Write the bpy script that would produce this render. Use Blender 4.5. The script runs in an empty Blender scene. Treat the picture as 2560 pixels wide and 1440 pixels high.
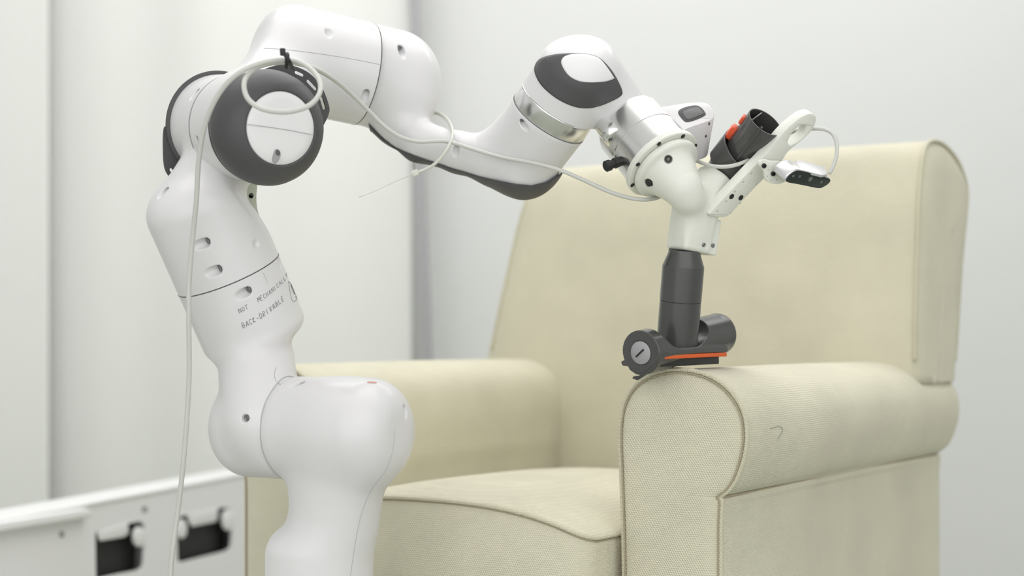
import bpy, bmesh, math, random
import numpy as np
from mathutils import Vector, Matrix, geometry

random.seed(3)
S = bpy.context.scene
C = S.collection
F = 3700.0            # focal length in pixels of the 2560 px wide frame
CZ = 0.65             # camera height
HY = 850.0            # pixel row of the horizon

# ---------------------------------------------------------------- camera, light, exposure
cam_d = bpy.data.cameras.new('camera')
cam_d.sensor_width = 36.0
cam_d.lens = 36.0 * F / 2560.0
cam_d.shift_y = (HY - 720.0) / 2560.0
cam_d.clip_start = 0.05
cam_d.dof.use_dof = True
cam_d.dof.focus_distance = 1.62
cam_d.dof.aperture_fstop = (cam_d.lens / 1000.0) / 0.018
cam = bpy.data.objects.new('camera', cam_d)
C.objects.link(cam)
cam.location = (0, 0, CZ)
cam.rotation_euler = (math.pi / 2, 0, 0)
S.camera = cam

w = bpy.data.worlds.new('world')
S.world = w
w.use_nodes = True
bg = w.node_tree.nodes['Background']
bg.inputs[0].default_value = (1.0, 0.985, 1.0, 1)
bg.inputs[1].default_value = 1.82


def area(name, loc, rot, sx, sy, power, col=(1, 1, 1)):
    l = bpy.data.lights.new(name, 'AREA')
    l.shape = 'RECTANGLE'
    l.size = sx
    l.size_y = sy
    l.energy = power
    l.color = col
    o = bpy.data.objects.new(name, l)
    C.objects.link(o)
    o.location = loc
    o.rotation_euler = rot
    return o


area('ceiling_light', (-0.1, 1.9, 2.52), (0, 0, 0), 2.8, 1.6, 27, (1.0, 0.985, 0.99))
area('ceiling_light', (0.5, 3.1, 2.52), (0, 0, 0), 3.2, 0.9, 22, (1.0, 0.985, 0.99))
S.view_settings.view_transform = 'Standard'
S.view_settings.look = 'None'
S.view_settings.exposure = 0.0
S.view_settings.gamma = 1.0
S.view_settings.use_curve_mapping = False


# ---------------------------------------------------------------- helpers
def P(px, py, Y):
    """point of the room seen in pixel (px, py) at distance Y"""
    return np.array([(px - 1280.0) / F * Y, Y, CZ - (py - HY) / F * Y], dtype=np.float64)


def nrm(v):
    v = np.asarray(v, dtype=np.float64)
    return v / np.linalg.norm(v)


def mat(name, col, rough=0.5, metal=0.0, spec=0.5, noise=0.0, nscale=30, bump=0.0, bscale=400, trans=0.0, coat=0.0, emit=0):
    m = bpy.data.materials.new(name)
    m.use_nodes = True
    nt = m.node_tree
    b = nt.nodes['Principled BSDF']
    b.inputs['Base Color'].default_value = (*col, 1)
    b.inputs['Roughness'].default_value = rough
    b.inputs['Metallic'].default_value = metal
    b.inputs['Specular IOR Level'].default_value = spec
    b.inputs['Coat Weight'].default_value = coat
    b.inputs['Transmission Weight'].default_value = trans
    tc = nt.nodes.new('ShaderNodeTexCoord')
    if noise:
        n = nt.nodes.new('ShaderNodeTexNoise')
        n.inputs['Scale'].default_value = nscale
        nt.links.new(tc.outputs['Object'], n.inputs['Vector'])
        mx = nt.nodes.new('ShaderNodeMix')
        mx.data_type = 'RGBA'
        mx.inputs[6].default_value = (*[c * (1 - noise) for c in col], 1)
        mx.inputs[7].default_value = (*[min(1, c * (1 + noise)) for c in col], 1)
        nt.links.new(n.outputs['Fac'], mx.inputs[0])
        nt.links.new(mx.outputs[2], b.inputs['Base Color'])
    if bump:
        n2 = nt.nodes.new('ShaderNodeTexNoise')
        n2.inputs['Scale'].default_value = bscale
        nt.links.new(tc.outputs['Object'], n2.inputs['Vector'])
        bp = nt.nodes.new('ShaderNodeBump')
        bp.inputs['Strength'].default_value = bump
        bp.inputs['Distance'].default_value = 0.001
        nt.links.new(n2.outputs['Fac'], bp.inputs['Height'])
        nt.links.new(bp.outputs[0], b.inputs['Normal'])
    return m


def fabric_mat(name, col, pitch, depth, strength=0.8):
    m = bpy.data.materials.new(name)
    m.use_nodes = True
    nt = m.node_tree
    b = nt.nodes['Principled BSDF']
    b.inputs['Roughness'].default_value = 0.95
    b.inputs['Specular IOR Level'].default_value = 0.15
    b.inputs['Sheen Weight'].default_value = 0.25
    tc = nt.nodes.new('ShaderNodeTexCoord')
    # slight waviness of the threads
    nz = nt.nodes.new('ShaderNodeTexNoise')
    nz.inputs['Scale'].default_value = 35
    nt.links.new(tc.outputs['Object'], nz.inputs['Vector'])
    vm = nt.nodes.new('ShaderNodeVectorMath')
    vm.operation = 'MULTIPLY_ADD'
    vm.inputs[1].default_value = (0.004, 0.004, 0.004)
    nt.links.new(nz.outputs['Color'], vm.inputs[0])
    nt.links.new(tc.outputs['Object'], vm.inputs[2])
    sx = nt.nodes.new('ShaderNodeSeparateXYZ')
    nt.links.new(vm.outputs[0], sx.inputs[0])

    def M(op, a, bb=None):
        n = nt.nodes.new('ShaderNodeMath')
        n.operation = op
        for i, v in enumerate((a, bb)):
            if v is None:
                continue
            if isinstance(v, (int, float)):
                n.inputs[i].default_value = v
            else:
                nt.links.new(v, n.inputs[i])
        return n.outputs[0]
    k = 2 * math.pi / pitch
    xy = M('ADD', sx.outputs[0], sx.outputs[1])
    h = M('SINE', M('MULTIPLY', xy, k))
    # every second course is shifted by half a stitch
    vv = M('MULTIPLY', sx.outputs[2], k * 0.5)
    v = M('SINE', M('MULTIPLY', sx.outputs[2], k * 1.25))
    pr = M('SINE', M('ADD', M('MULTIPLY', xy, k), M('MULTIPLY', sx.outputs[2], k * 0.62)))
    hh = M('MULTIPLY', M('ADD', pr, M('MULTIPLY', v, 0.9)), 0.5)
    # colour: base * (1 +- small)
    big = nt.nodes.new('ShaderNodeTexNoise')
    big.inputs['Scale'].default_value = 9
    nt.links.new(tc.outputs['Object'], big.inputs['Vector'])
    fac = M('ADD', M('MULTIPLY', hh, 0.22), M('MULTIPLY', big.outputs['Fac'], 0.9))
    mx = nt.nodes.new('ShaderNodeMix')
    mx.data_type = 'RGBA'
    mx.inputs[6].default_value = (*[c * 0.86 for c in col], 1)
    mx.inputs[7].default_value = (*[min(1, c * 1.12) for c in col], 1)
    nt.links.new(fac, mx.inputs[0])
    nt.links.new(mx.outputs[2], b.inputs['Base Color'])
    bp = nt.nodes.new('ShaderNodeBump')
    bp.inputs['Strength'].default_value = strength
    bp.inputs['Distance'].default_value = depth
    nt.links.new(hh, bp.inputs['Height'])
    n3 = nt.nodes.new('ShaderNodeTexNoise')
    n3.inputs['Scale'].default_value = 22
    nt.links.new(tc.outputs['Object'], n3.inputs['Vector'])
    b2 = nt.nodes.new('ShaderNodeBump')
    b2.inputs['Strength'].default_value = 0.35
    b2.inputs['Distance'].default_value = 0.006
    nt.links.new(n3.outputs['Fac'], b2.inputs['Height'])
    nt.links.new(bp.outputs[0], b2.inputs['Normal'])
    nt.links.new(b2.outputs[0], b.inputs['Normal'])
    return m


def add_obj(name, me, m, parent=None, smooth=True):
    o = bpy.data.objects.new(name, me)
    C.objects.link(o)
    if m is not None and not me.materials:
        me.materials.append(m)
    if smooth:
        me.shade_smooth()
    if parent is not None:
        o.parent = parent
        o.matrix_parent_inverse = world_of(parent).inverted()
    return o


def world_of(o):
    mt = o.matrix_basis.copy()
    while o.parent is not None:
        mt = o.parent.matrix_basis @ o.matrix_parent_inverse @ mt if False else mt
        o = o.parent
    return mt


def tag(o, label=None, cat=None, group=None, kind=None):
    if label: o['label'] = label
    if cat: o['category'] = cat
    if group: o['group'] = group
    if kind: o['kind'] = kind
    return o


def empty(name, loc=(0, 0, 0), rz=0.0):
    o = bpy.data.objects.new(name, None)
    C.objects.link(o)
    o.empty_display_size = 0.05
    o.location = loc
    o.rotation_euler = (0, 0, rz)
    return o


def mesh_np(name, V, Q):
    me = bpy.data.meshes.new(name)
    V = np.asarray(V, dtype=np.float32)
    Q = np.asarray(Q, dtype=np.int32)
    me.vertices.add(len(V))
    me.vertices.foreach_set('co', V.ravel())
    n = Q.shape[1]
    me.loops.add(Q.size)
    me.loops.foreach_set('vertex_index', Q.ravel())
    me.polygons.add(len(Q))
    me.polygons.foreach_set('loop_start', np.arange(0, Q.size, n, dtype=np.int32))
    me.update(calc_edges=True)
    return me


# parts whose parent Empty is not at the origin: geometry is given in world
# coordinates and moved into the thing's own frame here
def part(name, me, m, thing, smooth=True, local=False):
    o = bpy.data.objects.new(name, me)
    C.objects.link(o)
    if m is not None and not me.materials:
        me.materials.append(m)
    if smooth:
        me.shade_smooth()
    if thing is not None:
        if not local:
            root = thing
            while root.parent is not None:
                root = root.parent
            mw = Matrix.Translation(root.location) @ root.rotation_euler.to_matrix().to_4x4()
            me.transform(mw.inverted())
        o.parent = thing
    return o


# ---------------------------------------------------------------- distance fields
def rcone(a, b, r1, r2):
    a = np.asarray(a); b = np.asarray(b)
    ab = b - a
    L2 = float(ab @ ab)

    def f(p):
        t = np.clip(((p - a) @ ab) / L2, 0, 1)
        q = p - a - t[:, None] * ab
        return np.sqrt((q * q).sum(1)) - (r1 + (r2 - r1) * t)
    return f


def cyl(a, b, r, rd=0.002, r2=None):
    a = np.asarray(a); b = np.asarray(b)
    ab = b - a
    L = float(np.linalg.norm(ab)); u = ab / L
    r2 = r if r2 is None else r2

    def f(p):
        q = p - a
        t = q @ u
        rad = np.sqrt(np.maximum((q * q).sum(1) - t * t, 0))
        rr = r + (r2 - r) * np.clip(t / L, 0, 1)
        dx = rad - (rr - rd)
        dy = np.abs(t - L / 2) - (L / 2 - rd)
        return np.sqrt(np.maximum(dx, 0) ** 2 + np.maximum(dy, 0) ** 2) + np.minimum(np.maximum(dx, dy), 0) - rd
    return f


def ell(c, R, rad):
    c = np.asarray(c); R = np.asarray(R); rad = np.asarray(rad)

    def f(p):
        q = (p - c) @ R.T / rad
        k = np.sqrt((q * q).sum(1)) + 1e-9
        k2 = np.sqrt(((q / rad) ** 2).sum(1)) + 1e-9
        return k * (k - 1) / k2
    return f


def rbox(c, R, h, rd):
    c = np.asarray(c); R = np.asarray(R); h = np.asarray(h)

    def f(p):
        q = np.abs((p - c) @ R.T) - (h - rd)
        return np.sqrt((np.maximum(q, 0) ** 2).sum(1)) + np.minimum(q.max(1), 0) - rd
    return f


def half(c, n):
    c = np.asarray(c); n = nrm(n)
    return lambda p: (p - c) @ n


def smin(a, b, k):
    h = np.clip(0.5 + 0.5 * (b - a) / k, 0, 1)
    return b + (a - b) * h - k * h * (1 - h)


def U(k, *fs):
    def f(p):
        d = fs[0](p)
        for g in fs[1:]:
            e = g(p)
            d = smin(d, e, k) if k > 0 else np.minimum(d, e)
        return d
    return f


def I(k, a, b):
    if k <= 0:
        return lambda p: np.maximum(a(p), b(p))
    return lambda p: -smin(-a(p), -b(p), k)


def SUB(k, a, *bs):
    def f(p):
        d = a(p)
        for b in bs:
            e = -b(p)
            d = -smin(-d, -e, k) if k > 0 else np.maximum(d, e)
        return d
    return f


def grad(f, p, e=4e-4):
    g = np.empty_like(p)
    for i in range(3):
        q = p.copy(); q[:, i] += e
        r = p.copy(); r[:, i] -= e
        g[:, i] = f(q) - f(r)
    return g / (np.sqrt((g * g).sum(1))[:, None] + 1e-12)


def net(f, lo, hi, h):
    """surface net of a distance field, evaluated only near the surface"""
    B = 8
    lo = np.asarray(lo, float); hi = np.asarray(hi, float)
    nb = np.ceil((hi - lo) / (h * B)).astype(int) + 1
    n = nb * B
    bc = [lo[i] + (np.arange(nb[i]) + 0.5) * B * h - h / 2 for i in range(3)]
    G = np.stack(np.meshgrid(*bc, indexing='ij'), -1).reshape(-1, 3)
    fc = f(G)
    act = np.abs(fc) < B * h * 1.25
    big = np.where(fc < 0, -1.0, 1.0).astype(np.float32)
    arr = np.repeat(big[:, None], B ** 3, 1)
    off = np.stack(np.meshgrid(*[np.arange(B)] * 3, indexing='ij'), -1).reshape(-1, 3)
    bi = np.stack(np.unravel_index(np.nonzero(act)[0], nb), -1)
    pts = (lo + ((bi * B)[:, None, :] + off[None]) * h).reshape(-1, 3)
    out = np.empty(len(pts), np.float32)
    for s in range(0, len(pts), 400000):
        out[s:s + 400000] = f(pts[s:s + 400000])
    arr[act] = out.reshape(-1, B ** 3)
    A = arr.reshape(nb[0], nb[1], nb[2], B, B, B).transpose(0, 3, 1, 4, 2, 5).reshape(n)
    s = A < 0
    cnt = np.zeros(tuple(n - 1), np.int8)
    for dx in (0, 1):
        for dy in (0, 1):
            for dz in (0, 1):
                cnt += s[dx:n[0] - 1 + dx, dy:n[1] - 1 + dy, dz:n[2] - 1 + dz]
    ci = np.argwhere((cnt > 0) & (cnt < 8))
    idg = np.full(tuple(n - 1), -1, np.int32)
    idg[ci[:, 0], ci[:, 1], ci[:, 2]] = np.arange(len(ci))
    corners = [(0, 0, 0), (1, 0, 0), (0, 1, 0), (1, 1, 0), (0, 0, 1), (1, 0, 1), (0, 1, 1), (1, 1, 1)]
    val = np.stack([A[ci[:, 0] + c[0], ci[:, 1] + c[1], ci[:, 2] + c[2]] for c in corners], 1).astype(float)
    acc = np.zeros((len(ci), 3)); num = np.zeros(len(ci))
    for i in range(8):
        for j in range(i + 1, 8):
            ca = np.array(corners[i]); cb = np.array(corners[j])
            if np.abs(ca - cb).sum() != 1:
                continue
            a = val[:, i]; b = val[:, j]
            m = (a < 0) != (b < 0)
            t = np.where(m, a / np.where(m, a - b, 1), 0)
            acc += np.where(m[:, None], ca + t[:, None] * (cb - ca), 0)
            num += m
    V = lo + (ci + acc / num[:, None]) * h
    for _ in range(2):
        d = f(V)
        g = grad(f, V)
        V = V - g * np.clip(d, -h * 0.6, h * 0.6)[:, None]
    quads = []
    for ax in range(3):
        o1 = (ax + 1) % 3; o2 = (ax + 2) % 3
        sl = [slice(None)] * 3; sl2 = [slice(None)] * 3
        sl[ax] = slice(0, n[ax] - 1); sl2[ax] = slice(1, n[ax])
        e = s[tuple(sl)] != s[tuple(sl2)]
        idx = np.argwhere(e)
        ok = (idx[:, o1] > 0) & (idx[:, o2] > 0) & (idx[:, o1] < n[o1] - 1) & (idx[:, o2] < n[o2] - 1)
        idx = idx[ok]
        inside = s[idx[:, 0], idx[:, 1], idx[:, 2]]
        q = []
        for (u, v) in ((1, 1), (0, 1), (0, 0), (1, 0)):
            k = idx.copy(); k[:, o1] -= u; k[:, o2] -= v
            q.append(idg[k[:, 0], k[:, 1], k[:, 2]])
        q = np.stack(q, 1)
        q[~inside] = q[~inside][:, ::-1]
        quads.append(q[(q >= 0).all(1)])
    return V, np.concatenate(quads)


def sdf_mesh(name, f, lo, hi, h, cuts=()):
    V, Q = net(f, lo, hi, h)
    me = mesh_np(name, V, Q)
    if cuts:
        bm = bmesh.new(); bm.from_mesh(me)
        for (c, n) in cuts:      # keeps the side the normal points away from
            bmesh.ops.bisect_plane(bm, geom=bm.verts[:] + bm.edges[:] + bm.faces[:], dist=1e-6,
                                   plane_co=Vector(c), plane_no=Vector(n), clear_outer=True)
        bm.to_mesh(me); bm.free()
    return me


def bounds(pts, pad):
    pts = np.array(pts)
    return pts.min(0) - pad, pts.max(0) + pad


def hit(f, px, py, near=1.25, far=2.2):
    px = np.atleast_1d(np.asarray(px, float)); py = np.atleast_1d(np.asarray(py, float))
    d = np.stack([(px - 1280) / F, np.ones_like(px), -(py - HY) / F], 1)
    dl = np.sqrt((d * d).sum(1)); d = d / dl[:, None]
    o = np.array([0, 0, CZ])
    t = np.full(len(px), near)
    for _ in range(120):
        t = t + np.clip(f(o + d * t[:, None]) * 0.8, -0.02, 0.1)
        t = np.minimum(t, far)
    return o + d * t[:, None], d


# ---------------------------------------------------------------- mesh builders
def catmull(pts, n=8, closed=False):
    pts = [np.asarray(p, float) for p in pts]
    out = []
    N = len(pts)
    segs = N if closed else N - 1
    for i in range(segs):
        if closed:
            p0, p1, p2, p3 = pts[(i - 1) % N], pts[i], pts[(i + 1) % N], pts[(i + 2) % N]
        else:
            p0 = pts[max(i - 1, 0)]; p1 = pts[i]; p2 = pts[i + 1]; p3 = pts[min(i + 2, N - 1)]
        for k in range(n):
            t = k / n
            out.append(0.5 * ((2 * p1) + (-p0 + p2) * t + (2 * p0 - 5 * p1 + 4 * p2 - p3) * t * t
                              + (-p0 + 3 * p1 - 3 * p2 + p3) * t ** 3))
    if not closed:
        out.append(pts[-1])
    return np.array(out)


def tube(name, pts, r, sides=10, closed=False, flat=1.0, up=None):
    pts = np.asarray(pts, float)
    n = len(pts)
    T = np.roll(pts, -1, 0) - np.roll(pts, 1, 0)
    if not closed:
        T[0] = pts[1] - pts[0]; T[-1] = pts[-1] - pts[-2]
    T /= np.linalg.norm(T, axis=1)[:, None] + 1e-12
    N = np.cross(T[0], up if up is not None else (0.31, 0.2, 0.93)); N /= np.linalg.norm(N)
    V = []
    rr = np.full(n, r) if np.isscalar(r) else np.asarray(r)
    for i in range(n):
        if up is not None:
            N = np.cross(T[i], up)
        N = N - (N @ T[i]) * T[i]; N /= np.linalg.norm(N) + 1e-12
        Bn = np.cross(T[i], N)
        for k in range(sides):
            a = 2 * math.pi * k / sides
            V.append(pts[i] + rr[i] * (math.cos(a) * N + flat * math.sin(a) * Bn))
    Fc = []
    m = n if closed else n - 1
    for i in range(m):
        j = (i + 1) % n
        for k in range(sides):
            k2 = (k + 1) % sides
            Fc.append((i * sides + k, i * sides + k2, j * sides + k2, j * sides + k))
    if not closed:
        Fc.append(tuple(range(sides))[::-1])
        Fc.append(tuple(range((n - 1) * sides, n * sides)))
    me = bpy.data.meshes.new(name)
    me.from_pydata([tuple(v) for v in V], [], Fc)
    return me


def frame(a):
    a = nrm(a)
    h = np.array([0, 0, 1.0]) if abs(a[2]) < 0.9 else np.array([1.0, 0, 0])
    u = nrm(np.cross(h, a)); v = np.cross(a, u)
    return u, v, a


def lathe(name, c, axis, prof, n=72, cap0=True, cap1=True):
    """prof = list of (t along axis, radius)"""
    u, v, a = frame(axis)
    V = []; Fc = []
    for (t, r) in prof:
        for k in range(n):
            an = 2 * math.pi * k / n
            V.append(tuple(c + a * t + r * (math.cos(an) * u + math.sin(an) * v)))
    m = len(prof)
    for i in range(m - 1):
        for k in range(n):
            k2 = (k + 1) % n
            Fc.append((i * n + k, i * n + k2, (i + 1) * n + k2, (i + 1) * n + k))
    if cap0: Fc.append(tuple(range(n))[::-1])
    if cap1: Fc.append(tuple(range((m - 1) * n, m * n)))
    me = bpy.data.meshes.new(name)
    me.from_pydata(V, [], Fc)
    return me


def sharp(me, deg=35):
    me.shade_smooth()
    me.set_sharp_from_angle(angle=math.radians(deg))
    return me


def prism(name, loops, ex, bev=0.0, seg=2):
    """loops: outer loop, then holes, 3-D points in one plane; ex: extrusion vector"""
    loops = [[Vector(p) for p in lp] for lp in loops]
    tris = geometry.tessellate_polygon(loops)
    flat = [p for lp in loops for p in lp]
    n = len(flat)
    ex = Vector(ex)
    bm = bmesh.new()
    va = [bm.verts.new(p) for p in flat]
    vb = [bm.verts.new(p + ex) for p in flat]
    for t in tris:
        if len(set(t)) < 3: continue
        try:
            bm.faces.new([va[i] for i in t]); bm.faces.new([vb[i] for i in reversed(t)])
        except ValueError:
            pass
    base = 0
    side = []
    for lp in loops:
        m = len(lp)
        for i in range(m):
            j = (i + 1) % m
            side.append(bm.faces.new([va[base + i], va[base + j], vb[base + j], vb[base + i]]))
        base += m
    bmesh.ops.recalc_face_normals(bm, faces=bm.faces)
    if bev > 0:
        es = [e for e in bm.edges if len(e.link_faces) == 2 and e.calc_face_angle(0) > 1.0]
        bmesh.ops.bevel(bm, geom=es, offset=bev, segments=seg, affect='EDGES', profile=0.5)
    me = bpy.data.meshes.new(name)
    bm.to_mesh(me); bm.free()
    return sharp(me, 40)


def box_mesh(name, c, R, h, bev=0.001, seg=3):
    """R rows are the box axes"""
    bm = bmesh.new()
    bmesh.ops.create_cube(bm, size=2)
    R = np.asarray(R); h = np.asarray(h)
    for vtx in bm.verts:
        q = np.array(vtx.co) * h
        vtx.co = Vector(np.asarray(c) + q @ R)
    if np.linalg.det(R) < 0:
        bmesh.ops.reverse_faces(bm, faces=bm.faces)
    if bev > 0:
        bmesh.ops.bevel(bm, geom=bm.edges[:], offset=bev, segments=seg, affect='EDGES', profile=0.5)
    me = bpy.data.meshes.new(name)
    bm.to_mesh(me); bm.free()
    return sharp(me, 50)


def onplane(px, py, c, n):
    d = np.array([(px - 1280) / F, 1, -(py - HY) / F])
    o = np.array([0, 0, CZ])
    return o + d * (((np.asarray(c) - o) @ n) / (d @ n))


def decal(name, f, outline, lift=0.0006, rings=12, sub=6, skirt=0.0015):
    """thin skin lying on the surface f inside an outline given by pixels"""
    o = catmull(outline, sub, True)
    c = o.mean(0)
    N = len(o)
    pts = [c]
    for i in range(1, rings + 1):
        pts += list(c + (o - c) * (i / rings))
    pts = np.array(pts)
    H, d = hit(f, pts[:, 0], pts[:, 1])
    g = grad(f, H)
    Hs = H + g * lift
    rim = H[-N:] - g[-N:] * skirt
    V = np.concatenate([Hs, rim]) if skirt > 0 else Hs
    Fc = [(0, 1 + (k + 1) % N, 1 + k) for k in range(N)]
    for i in range(rings if skirt > 0 else rings - 1):
        a = 1 + i * N; b = 1 + (i + 1) * N
        for k in range(N):
            k2 = (k + 1) % N
            Fc.append((a + k, a + k2, b + k2, b + k))
    okv = np.abs(f(H)) < 1e-3
    okv = np.concatenate([okv, okv[-N:]])
    Fc = [q for q in Fc if all(okv[i] for i in q)]
    me = bpy.data.meshes.new(name)
    me.from_pydata([tuple(v) for v in V], [], Fc)
    bm = bmesh.new(); bm.from_mesh(me)
    bmesh.ops.delete(bm, geom=[v for v in bm.verts if not v.link_faces], context='VERTS')
    bmesh.ops.recalc_face_normals(bm, faces=bm.faces)
    bm.to_mesh(me); bm.free()
    return me


def seam(name, f, c, axis, rmax, r=0.0006, n=120, lift=0.0, keep=None):
    """thin joint line where a plane cuts the surface f"""
    u, v, a = frame(axis)
    pts = []
    A = np.linspace(0, 2 * math.pi, n, endpoint=False)
    dirs = np.cos(A)[:, None] * u + np.sin(A)[:, None] * v
    t = np.full(n, rmax)
    for _ in range(100):
        t = t - np.clip(f(c + dirs * t[:, None]) * 0.8, -0.01, 0.01)
    if keep is not None:
        ok = t < keep
        if not ok.all():
            k0 = int(np.nonzero(~ok)[0][0])
            o2 = np.roll(np.arange(n), -k0)
            best = []; cur = []
            for i in o2:
                if ok[i]:
                    cur.append(i)
                    if len(cur) > len(best): best = list(cur)
                else:
                    cur = []
            return tube(name, c + dirs[best] * (t[best] + lift)[:, None], r, 6, False)
    return tube(name, c + dirs * (t + lift)[:, None], r, 6, True)


bores = []


def bore(f, px, py, dx, dy, r=0.0044, deep=0.0055, slant=0.0105, out=0.004):
    """returns the cutter of one slanted screw hole and the place of its screw"""
    H, d = hit(f, [px], [py])
    h = H[0]
    n = grad(f, H)[0]
    t = np.array([dx, 0.0, -dy])
    t = nrm(t - (t @ n) * n)
    a = h + n * out - t * slant * 0.6
    b = h - n * deep + t * slant
    ax = nrm(b - a)
    return cyl(a - ax * 0.006, b, r, r * 0.85), (b - ax * r * 0.45, ax, r * 0.8)


def screw_mesh(name, s):
    b, ax, r = s
    return lathe(name, b, -ax, [(0.0, r * 0.9), (0.0006, r * 0.9), (0.0009, r * 0.75), (0.0009, r * 0.4), (0.0002, r * 0.38), (0.0006, 0.0001)], 20)


# ---------------------------------------------------------------- materials
M_white = mat('white_gloss_plastic', (0.74, 0.737, 0.742), 0.34, coat=0.15)
M_whitecap = mat('white_cap_plastic', (0.84, 0.84, 0.845), 0.4)
M_dark = mat('dark_grey_rubber', (0.075, 0.075, 0.078), 0.5)
M_seam = mat('dark_joint_gap', (0.12, 0.12, 0.12), 0.8)
M_seamlight = mat('pale_joint_gap', (0.48, 0.48, 0.49), 0.8)
M_steel = mat('screw_steel', (0.25, 0.25, 0.25), 0.4, 0.8)
M_alu = mat('machined_aluminium', (0.80, 0.80, 0.80), 0.22, 1.0, bump=0.05, bscale=60)
M_cream = mat('cream_printed_plastic', (0.77, 0.785, 0.715), 0.42, bump=0.15, bscale=300)
M_cream.node_tree.nodes['Principled BSDF'].inputs['Subsurface Weight'].default_value = 0.15
M_cream.node_tree.nodes['Principled BSDF'].inputs['Subsurface Radius'].default_value = (0.01, 0.01, 0.007)
M_gun = mat('grey_satin_vacuum_plastic', (0.090, 0.090, 0.088), 0.24, 0.35, noise=0.06, nscale=8)
M_black = mat('black_plastic', (0.012, 0.012, 0.012), 0.45)
M_greydisc = mat('light_grey_plastic', (0.36, 0.36, 0.37), 0.45)
M_orange = mat('orange_felt_strip', (0.72, 0.13, 0.03), 0.8, bump=0.5, bscale=900)
M_red = mat('red_plastic', (0.75, 0.10, 0.04), 0.4)
M_silver = mat('silver_camera_shell', (0.72, 0.72, 0.73), 0.3, 0.6)
M_glass = mat('dark_camera_front', (0.02, 0.026, 0.025), 0.12)
M_lens = mat('camera_lens_glass', (0.13, 0.14, 0.14), 0.15)
M_cable = mat('pale_grey_cable', (0.60, 0.61, 0.57), 0.45)
M_tie = mat('natural_nylon', (0.80, 0.82, 0.74), 0.35, trans=0.25)
M_ink = mat('pencil_ink', (0.26, 0.26, 0.27), 0.8)
M_sticker = mat('white_sticker_film', (0.735, 0.735, 0.74), 0.5)
M_redprint = mat('red_print', (0.62, 0.33, 0.28), 0.6)
M_fabric = fabric_mat('beige_woven_fabric', (0.755, 0.725, 0.56), 0.0030, 0.0007)
M_piping = fabric_mat('beige_piping_fabric', (0.68, 0.65, 0.49), 0.0030, 0.0006)
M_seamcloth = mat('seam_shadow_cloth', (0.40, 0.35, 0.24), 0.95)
M_wall = mat('matt_white_wall', (0.715, 0.727, 0.712), 0.9, noise=0.01, nscale=2)
M_curtain = mat('pale_green_white_curtain', (0.81, 0.825, 0.79), 0.9, bump=0.2, bscale=200)
M_post = mat('grey_curtain_rail', (0.37, 0.37, 0.385), 0.5)
M_floor = mat('grey_green_vinyl_floor', (0.36, 0.385, 0.32), 0.6, noise=0.05, nscale=12)
M_ceil = mat('white_ceiling', (0.85, 0.85, 0.85), 0.9)
M_cab = mat('light_grey_painted_steel', (0.86, 0.86, 0.865), 0.5)
M_cabdark = mat('black_socket_insert', (0.02, 0.02, 0.02), 0.6)


# ---------------------------------------------------------------- room
def slab(name, lo, hi, m):
    lo = np.array(lo); hi = np.array(hi)
    me = box_mesh(name, (lo + hi) / 2, np.eye(3), (hi - lo) / 2, 0)
    o = part(name, me, m, None, False)
    o['kind'] = 'structure'
    return o


slab('floor', (-2.6, -1.2, -0.05), (3.0, 4.25, 0.0), M_floor)
slab('wall_back', (-2.6, 3.86, 0.0), (3.0, 3.96, 2.6), M_wall)
slab('wall_left', (-2.7, -1.2, 0.0), (-2.6, 4.3, 2.6), M_wall)
slab('wall_right', (3.0, -1.2, 0.0), (3.1, 4.3, 2.6), M_wall)
slab('ceiling', (-2.7, -1.2, 2.6), (3.1, 4.3, 2.65), M_ceil)


# gently folded curtain on the left, closed by a grey edge rail
def curtain(name, x0, x1, y0, amp, ph, label):
    pts = []
    n = 140
    nz = 12
    z0, z1 = 0.02, 2.55
    V = []; Fc = []
    for s in (0, 1):
        for j in range(nz + 1):
            z = z0 + (z1 - z0) * j / nz
            for i in range(n + 1):
                t = i / n
                x = x0 + (x1 - x0) * t
                y = y0 + amp * (math.sin(t * (x1 - x0) * 9.5 + ph) + 0.4 * math.sin(t * (x1 - x0) * 23 + 1.3 + ph)) * (0.8 + 0.2 * z / 2.5)
                V.append((x, y + 0.004 * s, z))
    K = (n + 1) * (nz + 1)
    for j in range(nz):
        for i in range(n):
            a = j * (n + 1) + i
            Fc.append((a, a + 1, a + n + 2, a + n + 1))
            Fc.append((K + a + n + 1, K + a + n + 2, K + a + 1, K + a))
    for i in range(n):
        a = i; Fc.append((a + 1, a, K + a, K + a + 1))
        a = nz * (n + 1) + i; Fc.append((a, a + 1, K + a + 1, K + a))
    for j in range(nz):
        a = j * (n + 1); Fc.append((a, a + n + 1, K + a + n + 1, K + a))
        a = a + n; Fc.append((a + n + 1, a, K + a, K + a + n + 1))
    me = bpy.data.meshes.new(name)
    me.from_pydata(V, [], Fc)
    o = part(name, me, M_curtain, None)
    tag(o, label, 'curtain')
    return o


curtain('curtain', P(118, 0, 3.75)[0], P(1030, 0, 3.75)[0], 3.75, 0.014, 0.6,
        'pale greenish white hanging curtain with soft folds behind the robot arm')
curtain('curtain', -2.2, P(122, 0, 3.68)[0], 3.68, 0.006, 2.0,
        'smoother white curtain panel at the far left edge behind the socket cabinet')
pa = P(1034, 0, 3.72); pb = P(1072, 1000, 3.72)
dr = (pb - pa) / np.linalg.norm(pb - pa)
top = pa + dr * ((2.55 - pa[2]) / dr[2]); bot = pa + dr * ((0.02 - pa[2]) / dr[2])
ux = nrm(np.cross(dr, (0, 1, 0)))
me = box_mesh('trim_1', (top + bot) / 2, [ux, nrm(np.cross(dr, ux)), dr], [0.0092, 0.012, np.linalg.norm(top - bot) / 2], 0.003)
o = part('trim_1', me, M_post, None); o['kind'] = 'structure'


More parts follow.
